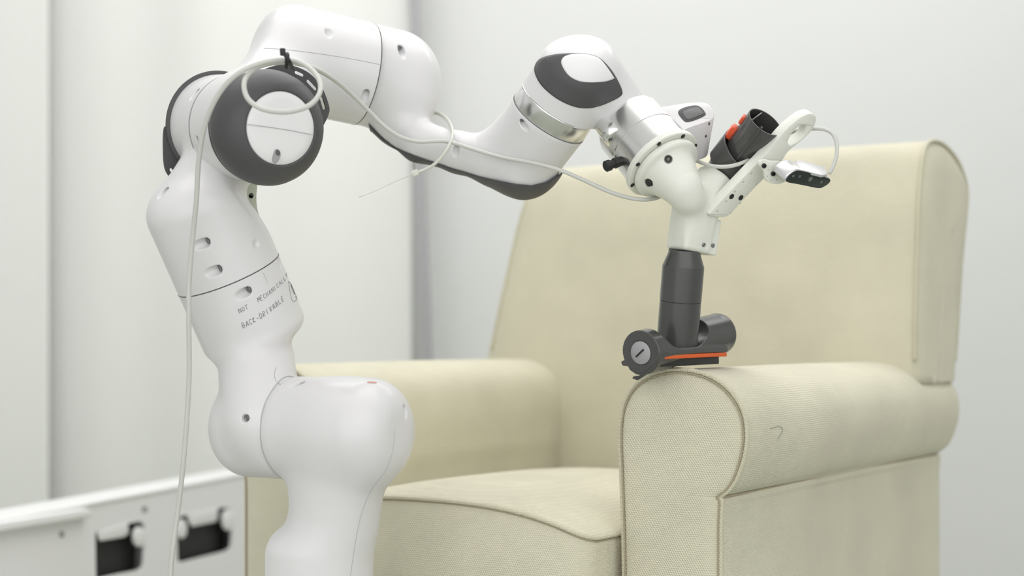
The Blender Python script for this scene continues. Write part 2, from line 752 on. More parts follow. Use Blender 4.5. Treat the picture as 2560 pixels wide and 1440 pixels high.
# ---------------------------------------------------------------- robot arm
robot = empty('robot_arm', (float(P(783, 1400, 1.63)[0]), 1.63, 0.0))
tag(robot, 'glossy white jointed robot arm with dark grey joint caps, left of the armchair', 'robot arm')
LINKH = 0.0016

# --- link 1: column and shoulder
bA = nrm([0.866, -0.5, 0.0])
sc = P(733, 1070, 1.64)
sh_end = sc + bA * 0.142
col_c = P(783, 1400, 1.63)
col_c[2] = 0
neck_top = sc + bA * 0.072
def V3(x, y, z): return np.array([x, y, z])
shoulder = cyl(sc - bA * 0.03, sh_end, 0.0572, 0.040)
column = cyl(V3(col_c[0], col_c[1], 0.22), V3(col_c[0], col_c[1], P(0, 1318, 1.63)[2]), 0.0575, 0.028)
necks = rcone(V3(*neck_top) + V3(0, 0, -0.01), V3(P(838, 0, 1.62)[0], 1.62, P(0, 1290, 1.62)[2]), 0.050, 0.044)
necks2 = rcone(V3(P(836, 0, 1.62)[0], 1.62, P(0, 1240, 1.62)[2]), V3(P(808, 0, 1.63)[0], 1.63, 0.30), 0.044, 0.049)
link1_f0 = U(0.022, U(0.03, shoulder, necks), U(0.02, necks2, column))
cuts1 = []; scr1 = []
for (x, y, dx, dy, kw) in [(738, 962, 1, -0.8, {}), (1014, 1038, 0.3, -1, dict(r=0.0036, deep=0.003))]:
    c_, s_ = bore(link1_f0, x, y, dx, dy, **kw); cuts1.append(c_); scr1.append(s_)
link1_f = SUB(0.0008, link1_f0, *cuts1)
lo, hi = bounds([sc - bA * 0.03, sh_end, (col_c[0], col_c[1], 0.22)], 0.075)
lo[2] = 0.20
me = sdf_mesh('shoulder_link', link1_f, lo, hi, LINKH, [(sc, -bA)])
shl = part('shoulder_link', me, M_white, robot)
part('screw', screw_mesh('screw', scr1[0]), M_steel, shl)
# fine shell joint running down the right side of shoulder and column
spx = [(986, 1075), (984, 1110), (975, 1150), (958, 1185), (935, 1215), (918, 1245), (905, 1280), (895, 1320), (886, 1370), (880, 1410), (876, 1439)]
sp = catmull(spx, 6)
H, d = hit(link1_f0, sp[:, 0], sp[:, 1])
part('joint_line', tube('joint_line', H, 0.0004, 6), M_seamlight, shl)
# red printed mark on top of the shoulder
part('printed_mark', decal('printed_mark', link1_f0, [(918, 955), (930, 954), (942, 956), (940, 958.5), (930, 958.5), (920, 957.5)], 0.0002, 4, 3, 0.0), M_redprint, shl)

# --- link 2: left half of the shoulder barrel, neck and lower cylinder
cA = nrm(P(466, 446, 1.625) - P(650, 865, 1.685))
c_bot = P(648, 862, 1.685)
c_top = P(469, 449, 1.625)
seam2 = P(568, 688, 1.655)
seam2 = c_bot + cA * ((seam2 - c_bot) @ cA)
barrel2 = cyl(sc - bA * 0.093, sc + bA * 0.02, 0.0568, 0.036)
cylC_low = cyl(c_bot, c_top, 0.0600, 0.018)
neck2 = rcone(c_bot + cA * 0.03, P(655, 1060, 1.64), 0.036, 0.040)
neck2b = rcone(P(648, 900, 1.67), P(652, 1050, 1.635), 0.037, 0.040)
link2_f0 = U(0.010, U(0.012, cylC_low, U(0.02, neck2, neck2b)), I(0, barrel2, half(sc, bA)))
link2_f0 = U(0.013, U(0.007, I(0, barrel2, half(sc - bA * 0.0008, bA)), U(0.02, neck2, neck2b)), cylC_low)
c21, s21 = bore(link2_f0, 606, 735, 1, -0.5, r=0.0052)
c22, s22 = bore(link2_f0, 612, 1047, 0.2, -0.3, r=0.0044, slant=0.002)
c23, s23 = bore(link2_f0, 700, 660, 0.5, -0.8, r=0.0036, deep=0.002)
link2_f = SUB(0.0008, link2_f0, c21, c22, c23)
lo, hi = bounds([sc - bA * 0.125, sc + bA * 0.02, c_bot, seam2], 0.07)
me = sdf_mesh('lower_arm_link', link2_f, lo, hi, LINKH, [(seam2 - cA * 0.0005, cA)])
l2 = part('upper_arm_link', me, M_white, robot)
for s_ in (s21, s22): part('screw', screw_mesh('screw', s_), M_steel, l2)
part('joint_line', seam('joint_line', link2_f0, seam2, cA, 0.09, 0.0008, lift=-0.0004), M_seam, robot)
part('joint_line', seam('joint_line', U(0, link1_f0, link2_f0), sc, bA, 0.09, 0.0008, lift=-0.0002, keep=0.0615), M_seamlight, robot)
# short arc of a shell joint on the neck
sp = catmull([(690, 918), (686, 935), (690, 952), (702, 962)], 6)
H, d = hit(U(0, link2_f0, link1_f0), sp[:, 0], sp[:, 1])
part('joint_line', tube('joint_line', H, 0.0004, 6), M_seamlight, l2)

# note stuck round the arm, hand-lettered
part('paper_note', decal('paper_note', link2_f0, [(574, 768), (600, 757), (640, 738), (680, 708), (712, 676), (722, 690), (735, 725), (748, 760), (742, 775),
                                                 (715, 800), (680, 822), (645, 838), (617, 846), (608, 838), (598, 812), (585, 785)], 0.00008, 14, 4, 0.0), M_sticker, l2)
note = [c for c in l2.children if c.name.startswith('paper_note')][0]
GL = {'N': [[(0, 0), (0, 1), (.7, 0), (.7, 1)]], 'O': [[(.35, 0), (0, .3), (0, .7), (.35, .95), (.7, .7), (.7, .3), (.35, 0)]],
      'T': [[(.35, 0), (.35, 1)], [(-.1, 1), (.85, 1)]], 'M': [[(0, 0), (.05, 1), (.4, .4), (.75, 1), (.8, 0)]],
      'E': [[(.6, 0), (0, 0), (0, 1), (.6, 1)], [(0, .5), (.5, .5)]], 'C': [[(.65, .85), (.35, 1), (0, .65), (0, .35), (.35, 0), (.65, .15)]],
      'H': [[(0, 0), (0, 1)], [(.6, 0), (.6, 1)], [(0, .5), (.6, .5)]], 'A': [[(0, 0), (.35, 1), (.7, 0)], [(.12, .35), (.58, .35)]],
      'I': [[(.2, 0), (.2, 1)]], 'L': [[(0, 1), (0, 0), (.6, 0)]], 'Y': [[(0, 1), (.3, .5)], [(.65, 1), (.2, 0)]],
      'B': [[(0, 0), (0, 1), (.5, .9), (.5, .6), (0, .52), (.6, .42), (.6, .1), (0, 0)]], 'K': [[(0, 0), (0, 1)], [(.6, 1), (0, .45), (.65, 0)]],
      'D': [[(0, 0), (0, 1), (.45, .9), (.65, .5), (.45, .1), (0, 0)]], 'R': [[(0, 0), (0, 1), (.55, .85), (.5, .55), (0, .48), (.6, 0)]],
      'V': [[(0, 1), (.3, 0), (.65, 1)]], '-': [[(.1, .45), (.6, .45)]]}


def lettering(word, path, hgt, f, r, parent, m, up=(-0.30, -0.95)):
    """letters written along a pixel path, each a thin stroke lying on the surface"""
    pth = catmull(path, 10)
    seg = np.linalg.norm(np.diff(pth, axis=0), axis=1); s = np.concatenate([[0], np.cumsum(seg)])
    L = s[-1]; n = len(word)
    bm = bmesh.new()
    for i, ch in enumerate(word):
        for st in GL[ch]:
            q = []
            for (a, b) in catmull([np.array(k) for k in st], 3) if len(st) > 3 else st:
                t = (i + 0.12 + a * 0.85) / n * L
                x = np.interp(t, s, pth[:, 0]); y = np.interp(t, s, pth[:, 1])
                hh = hgt * (1 - 0.15 * t / L)
                q.append((x + up[0] * b * hh, y + up[1] * b * hh))
            q = catmull(q, 4)
            H, d = hit(f, q[:, 0], q[:, 1])
            H = H[np.abs(f(H)) < 1e-3]
            if len(H) < 2: continue
            g = grad(f, H)
            tm = tube('s', H + g * 0.0002, r, 5)
            bm.from_mesh(tm); bpy.data.meshes.remove(tm)
    me = bpy.data.meshes.new('lettering')
    bm.to_mesh(me); bm.free()
    return part('lettering', me, m, parent)


lettering('NOT', [(598, 784), (611, 777), (622, 770)], 12, link2_f0, 0.00030, l2, M_ink)
lettering('MECHANICALLY', [(645, 756), (668, 742), (692, 722), (710, 703), (720, 689)], 11.5, link2_f0, 0.00028, l2, M_ink)
lettering('BACK-DRIVABLE', [(607, 821), (635, 807), (662, 790), (690, 768), (712, 748)], 13, link2_f0, 0.00034, l2, M_ink)
for nm, pts, r_ in (('lettering', [(721, 703), (730, 713), (742, 730), (745, 742), (741, 749), (734, 754), (729, 748), (724, 725), (721, 703)], 0.0003),
                    ('lettering', [(726, 712), (731, 724), (736, 736)], 0.0008), ('lettering', [(738.5, 741), (740, 745)], 0.0007),
                    ('lettering', [(658, 682), (663, 694), (668, 708)], 0.00022)):
    q = catmull(pts, 6); H, d = hit(link2_f0, q[:, 0], q[:, 1]); H = H[np.abs(link2_f0(H)) < 1e-3]
    part(nm, tube(nm, H + grad(link2_f0, H) * 0.0002, r_, 6), M_ink if r_ > 0.00025 else M_seamlight, l2)

# --- link 3: upper cylinder above the joint line and the left half of the elbow barrel
eb = P(545, 316, 1.685)
ef = P(684, 320, 1.555)
aE = nrm(ef - eb)
LE = float(np.linalg.norm(ef - eb))
barrelE = cyl(eb, ef - aE * 0.012, 0.0585, 0.004)
cylC_up = I(0.006, cyl(c_bot, c_top, 0.0600, 0.034), half(P(582, 462, 1.63), [0.784, 0, 0.62]))
neck3 = rcone(P(492, 505, 1.635), eb + aE * 0.045 + V3(0, 0, -0.015), 0.040, 0.038)
neck3b = rcone(P(500, 480, 1.63), P(520, 400, 1.62), 0.030, 0.028)
link3_f0 = U(0.012, U(0.016, cylC_up, neck3), cyl(eb, eb + aE * 0.062, 0.0580, 0.004))
b31, s31 = bore(link3_f0, 500, 612, 1, -0.42, r=0.0054)
b32, s32 = bore(link3_f0, 530, 680, 1, -0.38, r=0.0054)
b33, s33 = bore(link3_f0, 641, 609, 1, -0.5, r=0.0050, deep=0.0015, slant=0.003)
b34, s34 = bore(link3_f0, 402, 486, 1, -1.2, r=0.0042)
b35, s35 = bore(link3_f0, 481, 240, 1, -1.2, r=0.0038)
link3_f = SUB(0.0008, link3_f0, b31, b32, b33, b34, b35)
lo, hi = bounds([seam2, c_top, eb, eb + aE * 0.062], 0.068)
lo[2] -= 0.02
me = sdf_mesh('elbow_link', link3_f, lo, hi, LINKH, [(seam2 + cA * 0.0005, -cA)])
l3 = part('elbow_link', me, M_white, robot)
for s_ in (s31, s32, s34, s35): part('screw', screw_mesh('screw', s_), M_steel, l3)

# --- link 4: front half of the elbow barrel and the big forearm cylinder up to its joint line
d0 = P(752, 150, 1.70)
d1 = P(985, 203, 1.75)
aD = nrm(d1 - d0)
sD = P(910, 172, 1.73); sD = d0 + aD * ((sD - d0) @ aD)
cylD = cyl(d0 - aD * 0.052, d1 + aD * 0.05, 0.0600, 0.040)
bar4 = cyl(eb + aE * 0.063, ef - aE * 0.012, 0.0585, 0.004)
neck4 = rcone(eb + aE * 0.10 + V3(0.0, 0, 0.005), P(735, 170, 1.69), 0.048, 0.050)
link4_f0 = U(0.014, U(0.02, cylD, neck4), bar4)
b41, s41 = bore(link4_f0, 498, 365, 0.2, -1, r=0.0036)
b42, s42 = bore(link4_f0, 822, 84, 0.1, -1, r=0.0050, deep=0.0008, slant=0.006)
b43, s43 = bore(link4_f0, 932, 73, -0.2, -1, r=0.0042, deep=0.0008, slant=0.002)
b44, s44 = bore(link4_f0, 912, 246, 0.1, -1, r=0.0042)
b45, s45 = bore(link4_f0, 536, 365, 0.1, -1, r=0.0036)
link4_f = SUB(0.0008, link4_f0, b41, b42, b43, b44, b45)
lo, hi = bounds([d0 - aD * 0.052, sD, eb, ef], 0.066)
me = sdf_mesh('forearm_link', link4_f, lo, hi, LINKH, [(sD - aD * 0.0005, aD)])
l4 = part('forearm_link', me, M_white, robot)
for s_ in (s41, s44, s45): part('screw', screw_mesh('screw', s_), M_steel, l4)
part('joint_line', seam('joint_line', link4_f0, sD, aD, 0.09, 0.0010, lift=-0.0008), M_seam, robot)
part('joint_line', seam('joint_line', barrelE, eb + aE * 0.0625, aE, 0.09, 0.0007, lift=-0.0005), M_seamlight, robot)
sp = catmull([(660, 121), (700, 123), (760, 129), (830, 139), (900, 151), (958, 163)], 8)
H, d = hit(link4_f0, sp[:, 0], sp[:, 1])
part('joint_line', tube('joint_line', H, 0.0004, 6), M_seamlight, l4)

# dark ring, white cap and slotted collars of the elbow
ring = lathe('cap_ring', ef, aE, [(-0.026, 0.0575), (-0.026, 0.0605), (-0.020, 0.0612), (-0.012, 0.0612), (-0.004, 0.0595), (0.006, 0.0550), (0.014, 0.0475), (0.0185, 0.0408),
                                  (0.0190, 0.0388), (0.0165, 0.0375)], 96, False, False)
part('cap_ring', ring, M_dark, robot)
capp = lathe('end_cap', ef, aE, [(0.010, 0.0385), (0.0172, 0.0383), (0.0190, 0.0372), (0.0205, 0.030), (0.0215, 0.018), (0.0218, 0.0005)], 96)
capo = part('end_cap', capp, M_whitecap, robot)
capf = cyl(ef, ef + aE * 0.0215, 0.0383, 0.002)
part('recess', decal('recess', capf, [(689, 373), (697, 376), (700, 388), (694, 402), (686, 408), (682, 398), (684, 384)], 0.0012, 5, 4), M_greydisc, capo)
part('recess', decal('recess', capf, [(690, 374), (697, 377), (699, 385), (694, 389), (688, 384)], 0.0016, 5, 4), M_seam, capo)
sp = catmull([(619, 311), (660, 316), (720, 325), (783, 337)], 8)
H, d = hit(capf, sp[:, 0], sp[:, 1])
part('joint_line', tube('joint_line', H + grad(capf, H) * 0.0008, 0.0004, 6), M_seamlight, capo)

pc = ef - aE * 0.024


def slotted(name, c, pix, holes, th, parent, m):
    lp = [onplane(x, y, c, aE) for (x, y) in catmull(pix, 5, True)]
    hs = []
    for (x0, y0, x1, y1, wd) in holes:
        a = np.array([x0, y0], float); b = np.array([x1, y1], float)
        t = (b - a) / np.linalg.norm(b - a); nn = np.array([-t[1], t[0]])
        ring_ = []
        for k in range(7):
            an = math.pi / 2 + math.pi * k / 6
            ring_.append(a + wd * (math.cos(an) * t + math.sin(an) * nn))
        for k in range(7):
            an = -math.pi / 2 + math.pi * k / 6
            ring_.append(b + wd * (math.cos(an) * t + math.sin(an) * nn))
        hs.append([onplane(q[0], q[1], c, aE) for q in ring_])
    return part(name, prism(name, [lp] + hs, -aE * th, 0), m, parent)


slotted('slotted_collar', pc, [(606, 232), (624, 200), (655, 176), (700, 162), (735, 165), (772, 182), (803, 215), (822, 262), (822, 285), (808, 315), (798, 330),
                               (794, 290), (780, 240), (752, 205), (716, 186), (670, 188), (636, 208)],
        [(652, 184, 668, 177, 3), (741, 181, 757, 188, 4), (771, 203, 789, 222, 4.5), (804, 246, 811, 270, 4.5)], 0.0030, robot, M_dark)
bc_ = eb + aE * 0.004
back = lathe('cap_ring', eb, aE, [(-0.020, 0.030), (-0.0190, 0.044), (-0.013, 0.054), (-0.004, 0.0600), (0.002, 0.0625), (0.0045, 0.0625), (0.0045, 0.0575)], 96, True, False)
part('cap_ring', back, M_dark, robot)
slotted('slotted_collar', eb + aE * 0.002, [(416, 318), (426, 355), (442, 395), (458, 425), (452, 440), (436, 447), (424, 441), (414, 424), (410, 400), (409, 370), (409, 342), (411, 322)],
        [(428, 424, 437, 438, 4)], 0.0030, robot, M_dark)
# dark liner between the elbow barrel and the arm below it, and the printed stop with its hole
lin = seam('joint_gasket', link4_f0, ef - aE * 0.033, aE, 0.09, 0.0018, lift=-0.0008)
part('joint_gasket', lin, M_dark, robot)
br_c = P(630, 500, 1.685)
br_n = nrm([0.25, -0.95, 0.1])
lp = [onplane(x, y, br_c, br_n) for (x, y) in catmull([(575, 458), (605, 462), (640, 458), (643, 466), (641, 490), (643, 520), (651, 553), (640, 545), (615, 505)], 4, True)]
hl = [onplane(628 + 6.5 * math.cos(t), 489 + 7 * math.sin(t), br_c, br_n) for t in np.linspace(0, 2 * math.pi, 16, endpoint=False)]
M_brk = mat('pale_green_print', (0.62, 0.66, 0.54), 0.6)
stopb = part('stop_bracket', prism('stop_bracket', [lp, hl], -br_n * 0.02), M_brk, robot)
part('hole_liner', lathe('hole_liner', onplane(628, 489, br_c, br_n) - br_n * 0.012, br_n, [(0, 0.0028), (0.001, 0.0028)], 16), M_black, stopb)

# --- link 5: forearm end, slim bridge and wrist cylinder
w_band = P(1374, 293, 1.665)
w_ax = nrm(V3(0.57 * 0.89, -0.455, 0.82 * 0.89))
cylD2 = cyl(sD - aD * 0.08, P(1080, 223, 1.79), 0.0600, 0.054)
w_low = w_band - w_ax * 0.068
cylW = U(0.001, cyl(w_band - w_ax * 0.006, w_band - w_ax * 0.001, 0.0462, 0.0015), rcone(w_band - w_ax * 0.003, P(1309, 402, 1.70), 0.0462, 0.0402))
ch = [(1008, 205, 1.755, .035), (1006, 255, 1.75, .036), (1000, 304, 1.745, .028), (1050, 352, 1.735, .0228), (1150, 380, 1.72, .0225), (1240, 402, 1.71, .0260), (1308, 412, 1.70, .034)]
segs = [rcone(P(*a[:3]), P(*b[:3]), a[3], b[3]) for a, b in zip(ch[:-1], ch[1:])]
bridge = U(0.008, *segs)
web = rcone(P(1215, 385, 1.705), P(1320, 335, 1.69), 0.022, 0.034)
link5_f0 = U(0.018, cylD2, bridge)
link5_f0 = U(0.016, link5_f0, U(0.02, web, cylW))
b51, s51 = bore(link5_f0, 1006, 133, -0.05, -1, r=0.0044)
b52, s52 = bore(link5_f0, 1139, 382, 0.15, -1, r=0.0036)
b53, s53 = bore(link5_f0, 1313, 318, -0.6, -0.6, r=0.0036)
b54, s54 = bore(link5_f0, 962, 352, -0.9, -0.3, r=0.0030)
link5_f = SUB(0.0008, link5_f0, b51, b52, b53, b54)
lo, hi = bounds([P(1012, 205, 1.755), P(905, 172, 1.73), P(1312, 425, 1.70), w_band], 0.066)
me = sdf_mesh('wrist_link', link5_f, lo, hi, LINKH, [(sD + aD * 0.0005, -aD)])
l5 = part('wrist_link', me, M_white, robot)
for s_ in (s51, s52, s53, s54): part('screw', screw_mesh('screw', s_), M_steel, l5)
# dark underside cover
bx = [(900, 275), (930, 320), (958, 347), (989, 370), (1050, 393), (1123, 418), (1196, 440), (1244, 451), (1293, 460), (1330, 463), (1366, 455), (1390, 441), (1410, 426), (1422, 405), (1460, 370)]
BX = np.array([P(x, y, 1.71)[0] for x, y in bx]); BZ = np.array([P(x, y, 1.71)[2] for x, y in bx])


def below(p):
    x = p[:, 0] * 1.71 / p[:, 1]
    return ((p[:, 2] - CZ) * 1.71 / p[:, 1] + CZ - np.interp(x, BX, BZ)) * 0.75


capb = ell(P(1316, 430, 1.70), np.array([nrm([1, 0, 0.15]), [0, 1, 0], nrm([-0.15, 0, 1])]), [0.041, 0.041, 0.0232])
und = I(0, (lambda p: U(0.008, lambda q: link5_f0(q) - 0.0016, capb)(p)), below)
und = I(0, I(0, und, half(P(1445, 0, 1.7), [1, 0, 0])), half(P(926, 0, 1.75), [-1, 0, 0]))
lo, hi = bounds([P(910, 290, 1.75), P(1440, 500, 1.70)], 0.05)
me = sdf_mesh('underside_cover', und, lo, hi, LINKH)
part('underside_cover', me, M_dark, robot)

# --- wrist: aluminium band, white head with dark window, flange and handle block
part('wrist_band', lathe('wrist_band', w_band, w_ax, [(-0.002, 0.0452), (0, 0.0462), (0.0175, 0.0462), (0.0195, 0.0460)], 96), M_alu, robot)
part('joint_line', lathe('joint_line', w_band, w_ax, [(-0.0014, 0.0466), (-0.0004, 0.0466)], 96, False, False), M_seam, robot)
fl_ax = nrm([0.494, -0.5, -0.71])
fl_f = P(1650, 402, 1.635)
fl_b = fl_f - fl_ax * 0.060
h0 = w_band + w_ax * 0.020
head = cyl(h0, w_band + w_ax * 0.080, 0.0465, 0.034)
lobe = rcone(P(1463, 182, 1.655), fl_b - fl_ax * 0.016, 0.0405, 0.034)
link6_f = U(0.014, cyl(w_band - w_ax * 0.03, w_band + w_ax * 0.094, 0.0465, 0.038), lobe)
link6_f = I(0.003, link6_f, half(fl_b, fl_ax))
lo, hi = bounds([h0, w_band + w_ax * 0.1, fl_b], 0.06)
me = sdf_mesh('wrist_head', link6_f, lo, hi, 0.0014, [(w_band + w_ax * 0.0195, -w_ax)])
l6 = part('wrist_head', me, M_white, robot)
win = [(1337, 170), (1350, 148), (1385, 137), (1430, 134), (1470, 136), (1500, 147), (1525, 172), (1543, 200), (1555, 228), (1551, 240), (1530, 252), (1500, 264), (1470, 270), (1435, 266), (1395, 248), (1360, 220), (1342, 194)]
part('window_panel', decal('window_panel', link6_f, win, 0.0007, 16, 6), M_dark, l6)
wl = [(1404, 160), (1409, 145), (1425, 138), (1450, 136), (1475, 139), (1497, 148), (1515, 168), (1530, 190), (1532, 197), (1510, 204), (1475, 206), (1445, 202), (1420, 187)]
part('window_label', decal('window_label', link6_f, wl, 0.0013, 12, 6), M_whitecap, l6)
fb = part('flange_body', lathe('flange_body', fl_f, fl_ax, [(-0.066, 0.030), (-0.066, 0.0385), (-0.0605, 0.0395), (-0.0600, 0.0408), (-0.031, 0.0412), (-0.0305, 0.0405), (-0.0295, 0.0405), (-0.029, 0.0414), (-0.006, 0.0416), (-0.006, 0.0422), (0.0, 0.0422)], 96), M_alu, robot)
sharp(fb.data, 30)
# small round aluminium sensor stub below the flange
part('flange_body', lathe('flange_body', P(1517, 312, 1.648), fl_ax, [(-0.016, 0.012), (0, 0.0135), (0.012, 0.0145), (0.022, 0.0145), (0.024, 0.012)], 48), M_alu, robot)
uq, vq, aq = frame(fl_ax)


def on_flange(t, r, ang):
    return fl_f + fl_ax * t + r * (math.cos(ang) * uq + math.sin(ang) * vq)


# angle of the side seen lowest left in the photograph
def ang_for(px, py, t, r):
    best = min(np.linspace(0, 2 * math.pi, 180), key=lambda a: (lambda q: (1280 + q[0] / q[1] * F - px) ** 2 + (HY - (q[2] - CZ) / q[1] * F - py) ** 2)(on_flange(t, r, a)))
    return best


ak = ang_for(1545, 415, -0.010, 0.043)
rad = nrm(on_flange(0, 1, ak) - on_flange(0, 0, ak))
plug = part('plug', lathe('plug', on_flange(-0.018, 0.036, ak), rad, [(0, 0.004), (0.006, 0.0055), (0.013, 0.006), (0.014, 0.0048), (0.018, 0.0048), (0.0185, 0.0062), (0.024, 0.0062), (0.025, 0.005)], 20), M_black, robot)
sharp(plug.data)
for aa, tt in ((ak + 0.5, -0.05), (ak + 0.25, -0.045), (ak + 0.1, -0.038)):
    rr_ = nrm(on_flange(0, 1, aa) - on_flange(0, 0, aa))
    part('screw', lathe('screw', on_flange(tt, 0.037, aa), rr_, [(0, 0.003), (0.003, 0.003), (0.0035, 0.002)], 14), M_steel, fb)

# handle block with grey buttons, right of the flange
hx = nrm(P(1745, 268, 1.64) - P(1650, 300, 1.64))
hf_n = nrm([0.30, -0.80, 0.52])          # normal of the top face with the button
ax1 = nrm(P(1780, 275, 1.66) - P(1655, 300, 1.62)); ax1 = nrm(ax1 - (ax1 @ hf_n) * hf_n)
hc = P(1700, 300, 1.64)
topo = [(1640, 270), (1668, 264), (1710, 257), (1752, 254), (1775, 262), (1785, 280), (1783, 296), (1760, 306), (1728, 317), (1705, 326), (1685, 325), (1668, 310)]
lp = [onplane(x, y, hc, hf_n) for (x, y) in catmull(topo, 4, True)]
blk = prism('pilot_handle', [lp], V3(-0.006, 0.012, -0.042), 0.0016)
ph = part('pilot_handle', blk, M_white, robot)
bo = [onplane(x, y, hc + hf_n * 0.0008, hf_n) for (x, y) in catmull([(1696, 282), (1702, 272), (1722, 265), (1742, 263), (1755, 270), (1764, 282), (1763, 288), (1745, 297), (1722, 304), (1710, 301)], 4, True)]
part('button', prism('button', [bo], -hf_n * 0.003, 0.0006), M_dark, ph)
bo = [onplane(x, y, hc + hf_n * 0.0016, hf_n) for (x, y) in catmull([(1708, 282), (1712, 276), (1728, 270), (1745, 268), (1754, 275), (1758, 284), (1742, 291), (1724, 297), (1715, 294)], 4, True)]
M_btn = mat('grey_button_rubber', (0.16, 0.16, 0.16), 0.5)
part('button', prism('button', [bo], -hf_n * 0.003, 0.0005), M_btn, ph)
he = nrm(onplane(1783, 296, hc, hf_n) - onplane(1705, 326, hc, hf_n)); hv = nrm([-0.006, 0.012, -0.042])
hn = nrm(np.cross(he, hv)); hn = hn if hn[1] < 0 else -hn
h1 = onplane(1745, 311, hc, hf_n)
for (x, y) in ((1772, 309), (1764, 340), (1716, 332)):
    q = onplane(x, y, h1, hn)
    part('screw', lathe('screw', q - hn * 0.0003, hn, [(0, 0.0018), (0.0008, 0.0018), (0.001, 0.0012)], 12), M_steel, ph)

# base, pedestal (outside the frame) so that the arm stands on the floor
part('base', lathe('base', V3(col_c[0], col_c[1], 0), (0, 0, 1), [(0.10, 0.105), (0.105, 0.11), (0.13, 0.11), (0.15, 0.085), (0.21, 0.064), (0.222, 0.060)], 72), M_white, robot)
part('pedestal', box_mesh('pedestal', V3(col_c[0], col_c[1] + 0.0, 0.05), np.eye(3), [0.15, 0.15, 0.05], 0.004), M_cab, robot)

# ---------------------------------------------------------------- cream tool bracket
tool = empty('tool_bracket', tuple(float(v) for v in P(1720, 600, 1.645)))
tag(tool, 'cream 3D-printed forked bracket bolted to the robot wrist, holding the dark nozzles', 'bracket')
# flange disc with bolts
dsk = part('mounting_disc', lathe('mounting_disc', fl_f, fl_ax, [(0.0, 0.030), (0.0, 0.0440), (0.001, 0.0450), (0.0065, 0.0450), (0.0075, 0.0440), (0.0075, 0.030)], 96), M_cream, tool)
sharp(dsk.data)
for k in range(8):
    a_ = ak + 0.35 + k * 2 * math.pi / 8
    part('bolt', lathe('bolt', on_flange(0.0072, 0.0415, a_), fl_ax, [(0, 0.0025), (0.0012, 0.0025), (0.0016, 0.0018)], 12), M_black, dsk)
n1 = P(1712, 492, 1.60)
ctr = fl_f + fl_ax * 0.0075
cone = U(0.006, cyl(ctr, ctr + fl_ax * 0.010, 0.0395, 0.004), rcone(ctr + fl_ax * 0.006, ctr + fl_ax * 0.038, 0.0345, 0.0205))
cone = I(0.002, cone, half(ctr, -fl_ax))
kn = P(1722, 500, 1.615)
t_top = P(1738, 505, 1.645); t_bot = P(1719, 629, 1.645)
tz = nrm(t_bot - t_top)
fx = nrm(np.array([0.86, 0.51, 0.0])); fx = nrm(fx - (fx @ tz) * tz)   # front face lies roughly across the view
fy = np.cross(tz, fx)
Rt = np.array([fx, fy, tz])
tcen = P(1718, 580, 1.648)
tubeT = rbox(P(1730, 560, 1.648), Rt, [0.0185, 0.0185, 0.0310], 0.005)
tubeT2 = rcone(P(1726, 500, 1.63), P(1730, 570, 1.645), 0.0165, 0.0180)
side = rbox(P(1757, 590, 1.658), Rt, [0.0135, 0.0130, 0.0200], 0.002)
side2 = rbox(P(1762, 565, 1.660), Rt, [0.0100, 0.0140, 0.0200], 0.003)
k_ax = nrm(P(1916, 300, 1.685) - P(1800, 448, 1.665))
br0 = P(1745, 505, 1.645); br1 = P(1800, 440, 1.665)
arm2 = cyl(P(1745, 515, 1.652), P(1793, 451, 1.664), 0.0245, 0.003)
f_tool = U(0.014, U(0.012, cone, rcone(ctr + fl_ax * 0.030, kn, 0.0190, 0.0145)), U(0.012, tubeT2, arm2))
f_tool = U(0.014, f_tool, tubeT)
f_tool = U(0.002, f_tool, side)
# holes: two finger holes in the cone and the two bores for the nozzles
hA, sA = bore(f_tool, 1671, 398, 0.2, -0.5, r=0.0046, deep=0.010, slant=0.003, out=0.004)
hB, sB = bore(f_tool, 1622, 457, 0.2, 0.1, r=0.0044, deep=0.008, slant=0.003)
f_tool = SUB(0.001, f_tool, hA, hB, cyl(P(1770, 480, 1.660), P(1830, 405, 1.672), 0.0215, 0.001))
lo, hi = bounds([ctr, t_bot, P(1830, 420, 1.67), P(1780, 620, 1.67)], 0.045)
me = sdf_mesh('forked_body', f_tool, lo, hi, 0.0011)
fk = part('forked_body', me, M_cream, tool)
part('bolt', lathe('bolt', sB[0] + sB[1] * -0.004, -sB[1], [(0, 0.0042), (0.004, 0.0042), (0.0045, 0.003)], 16), M_black, fk)
part('bolt', lathe('bolt', sA[0], -sA[1], [(0, 0.0035), (0.001, 0.0035)], 16), M_steel, fk)
for (x, y) in ((1759, 612), (1782, 614)):
    H, d = hit(f_tool, [x], [y]); g = grad(f_tool, H)[0]
    s = part('screw', lathe('screw', H[0] - g * 0.0005, g, [(0, 0.0024), (0.0012, 0.0024), (0.002, 0.0017), (0.002, 0.0009), (0.001, 0.0009), (0.001, 0.0001)], 16), M_steel, fk)

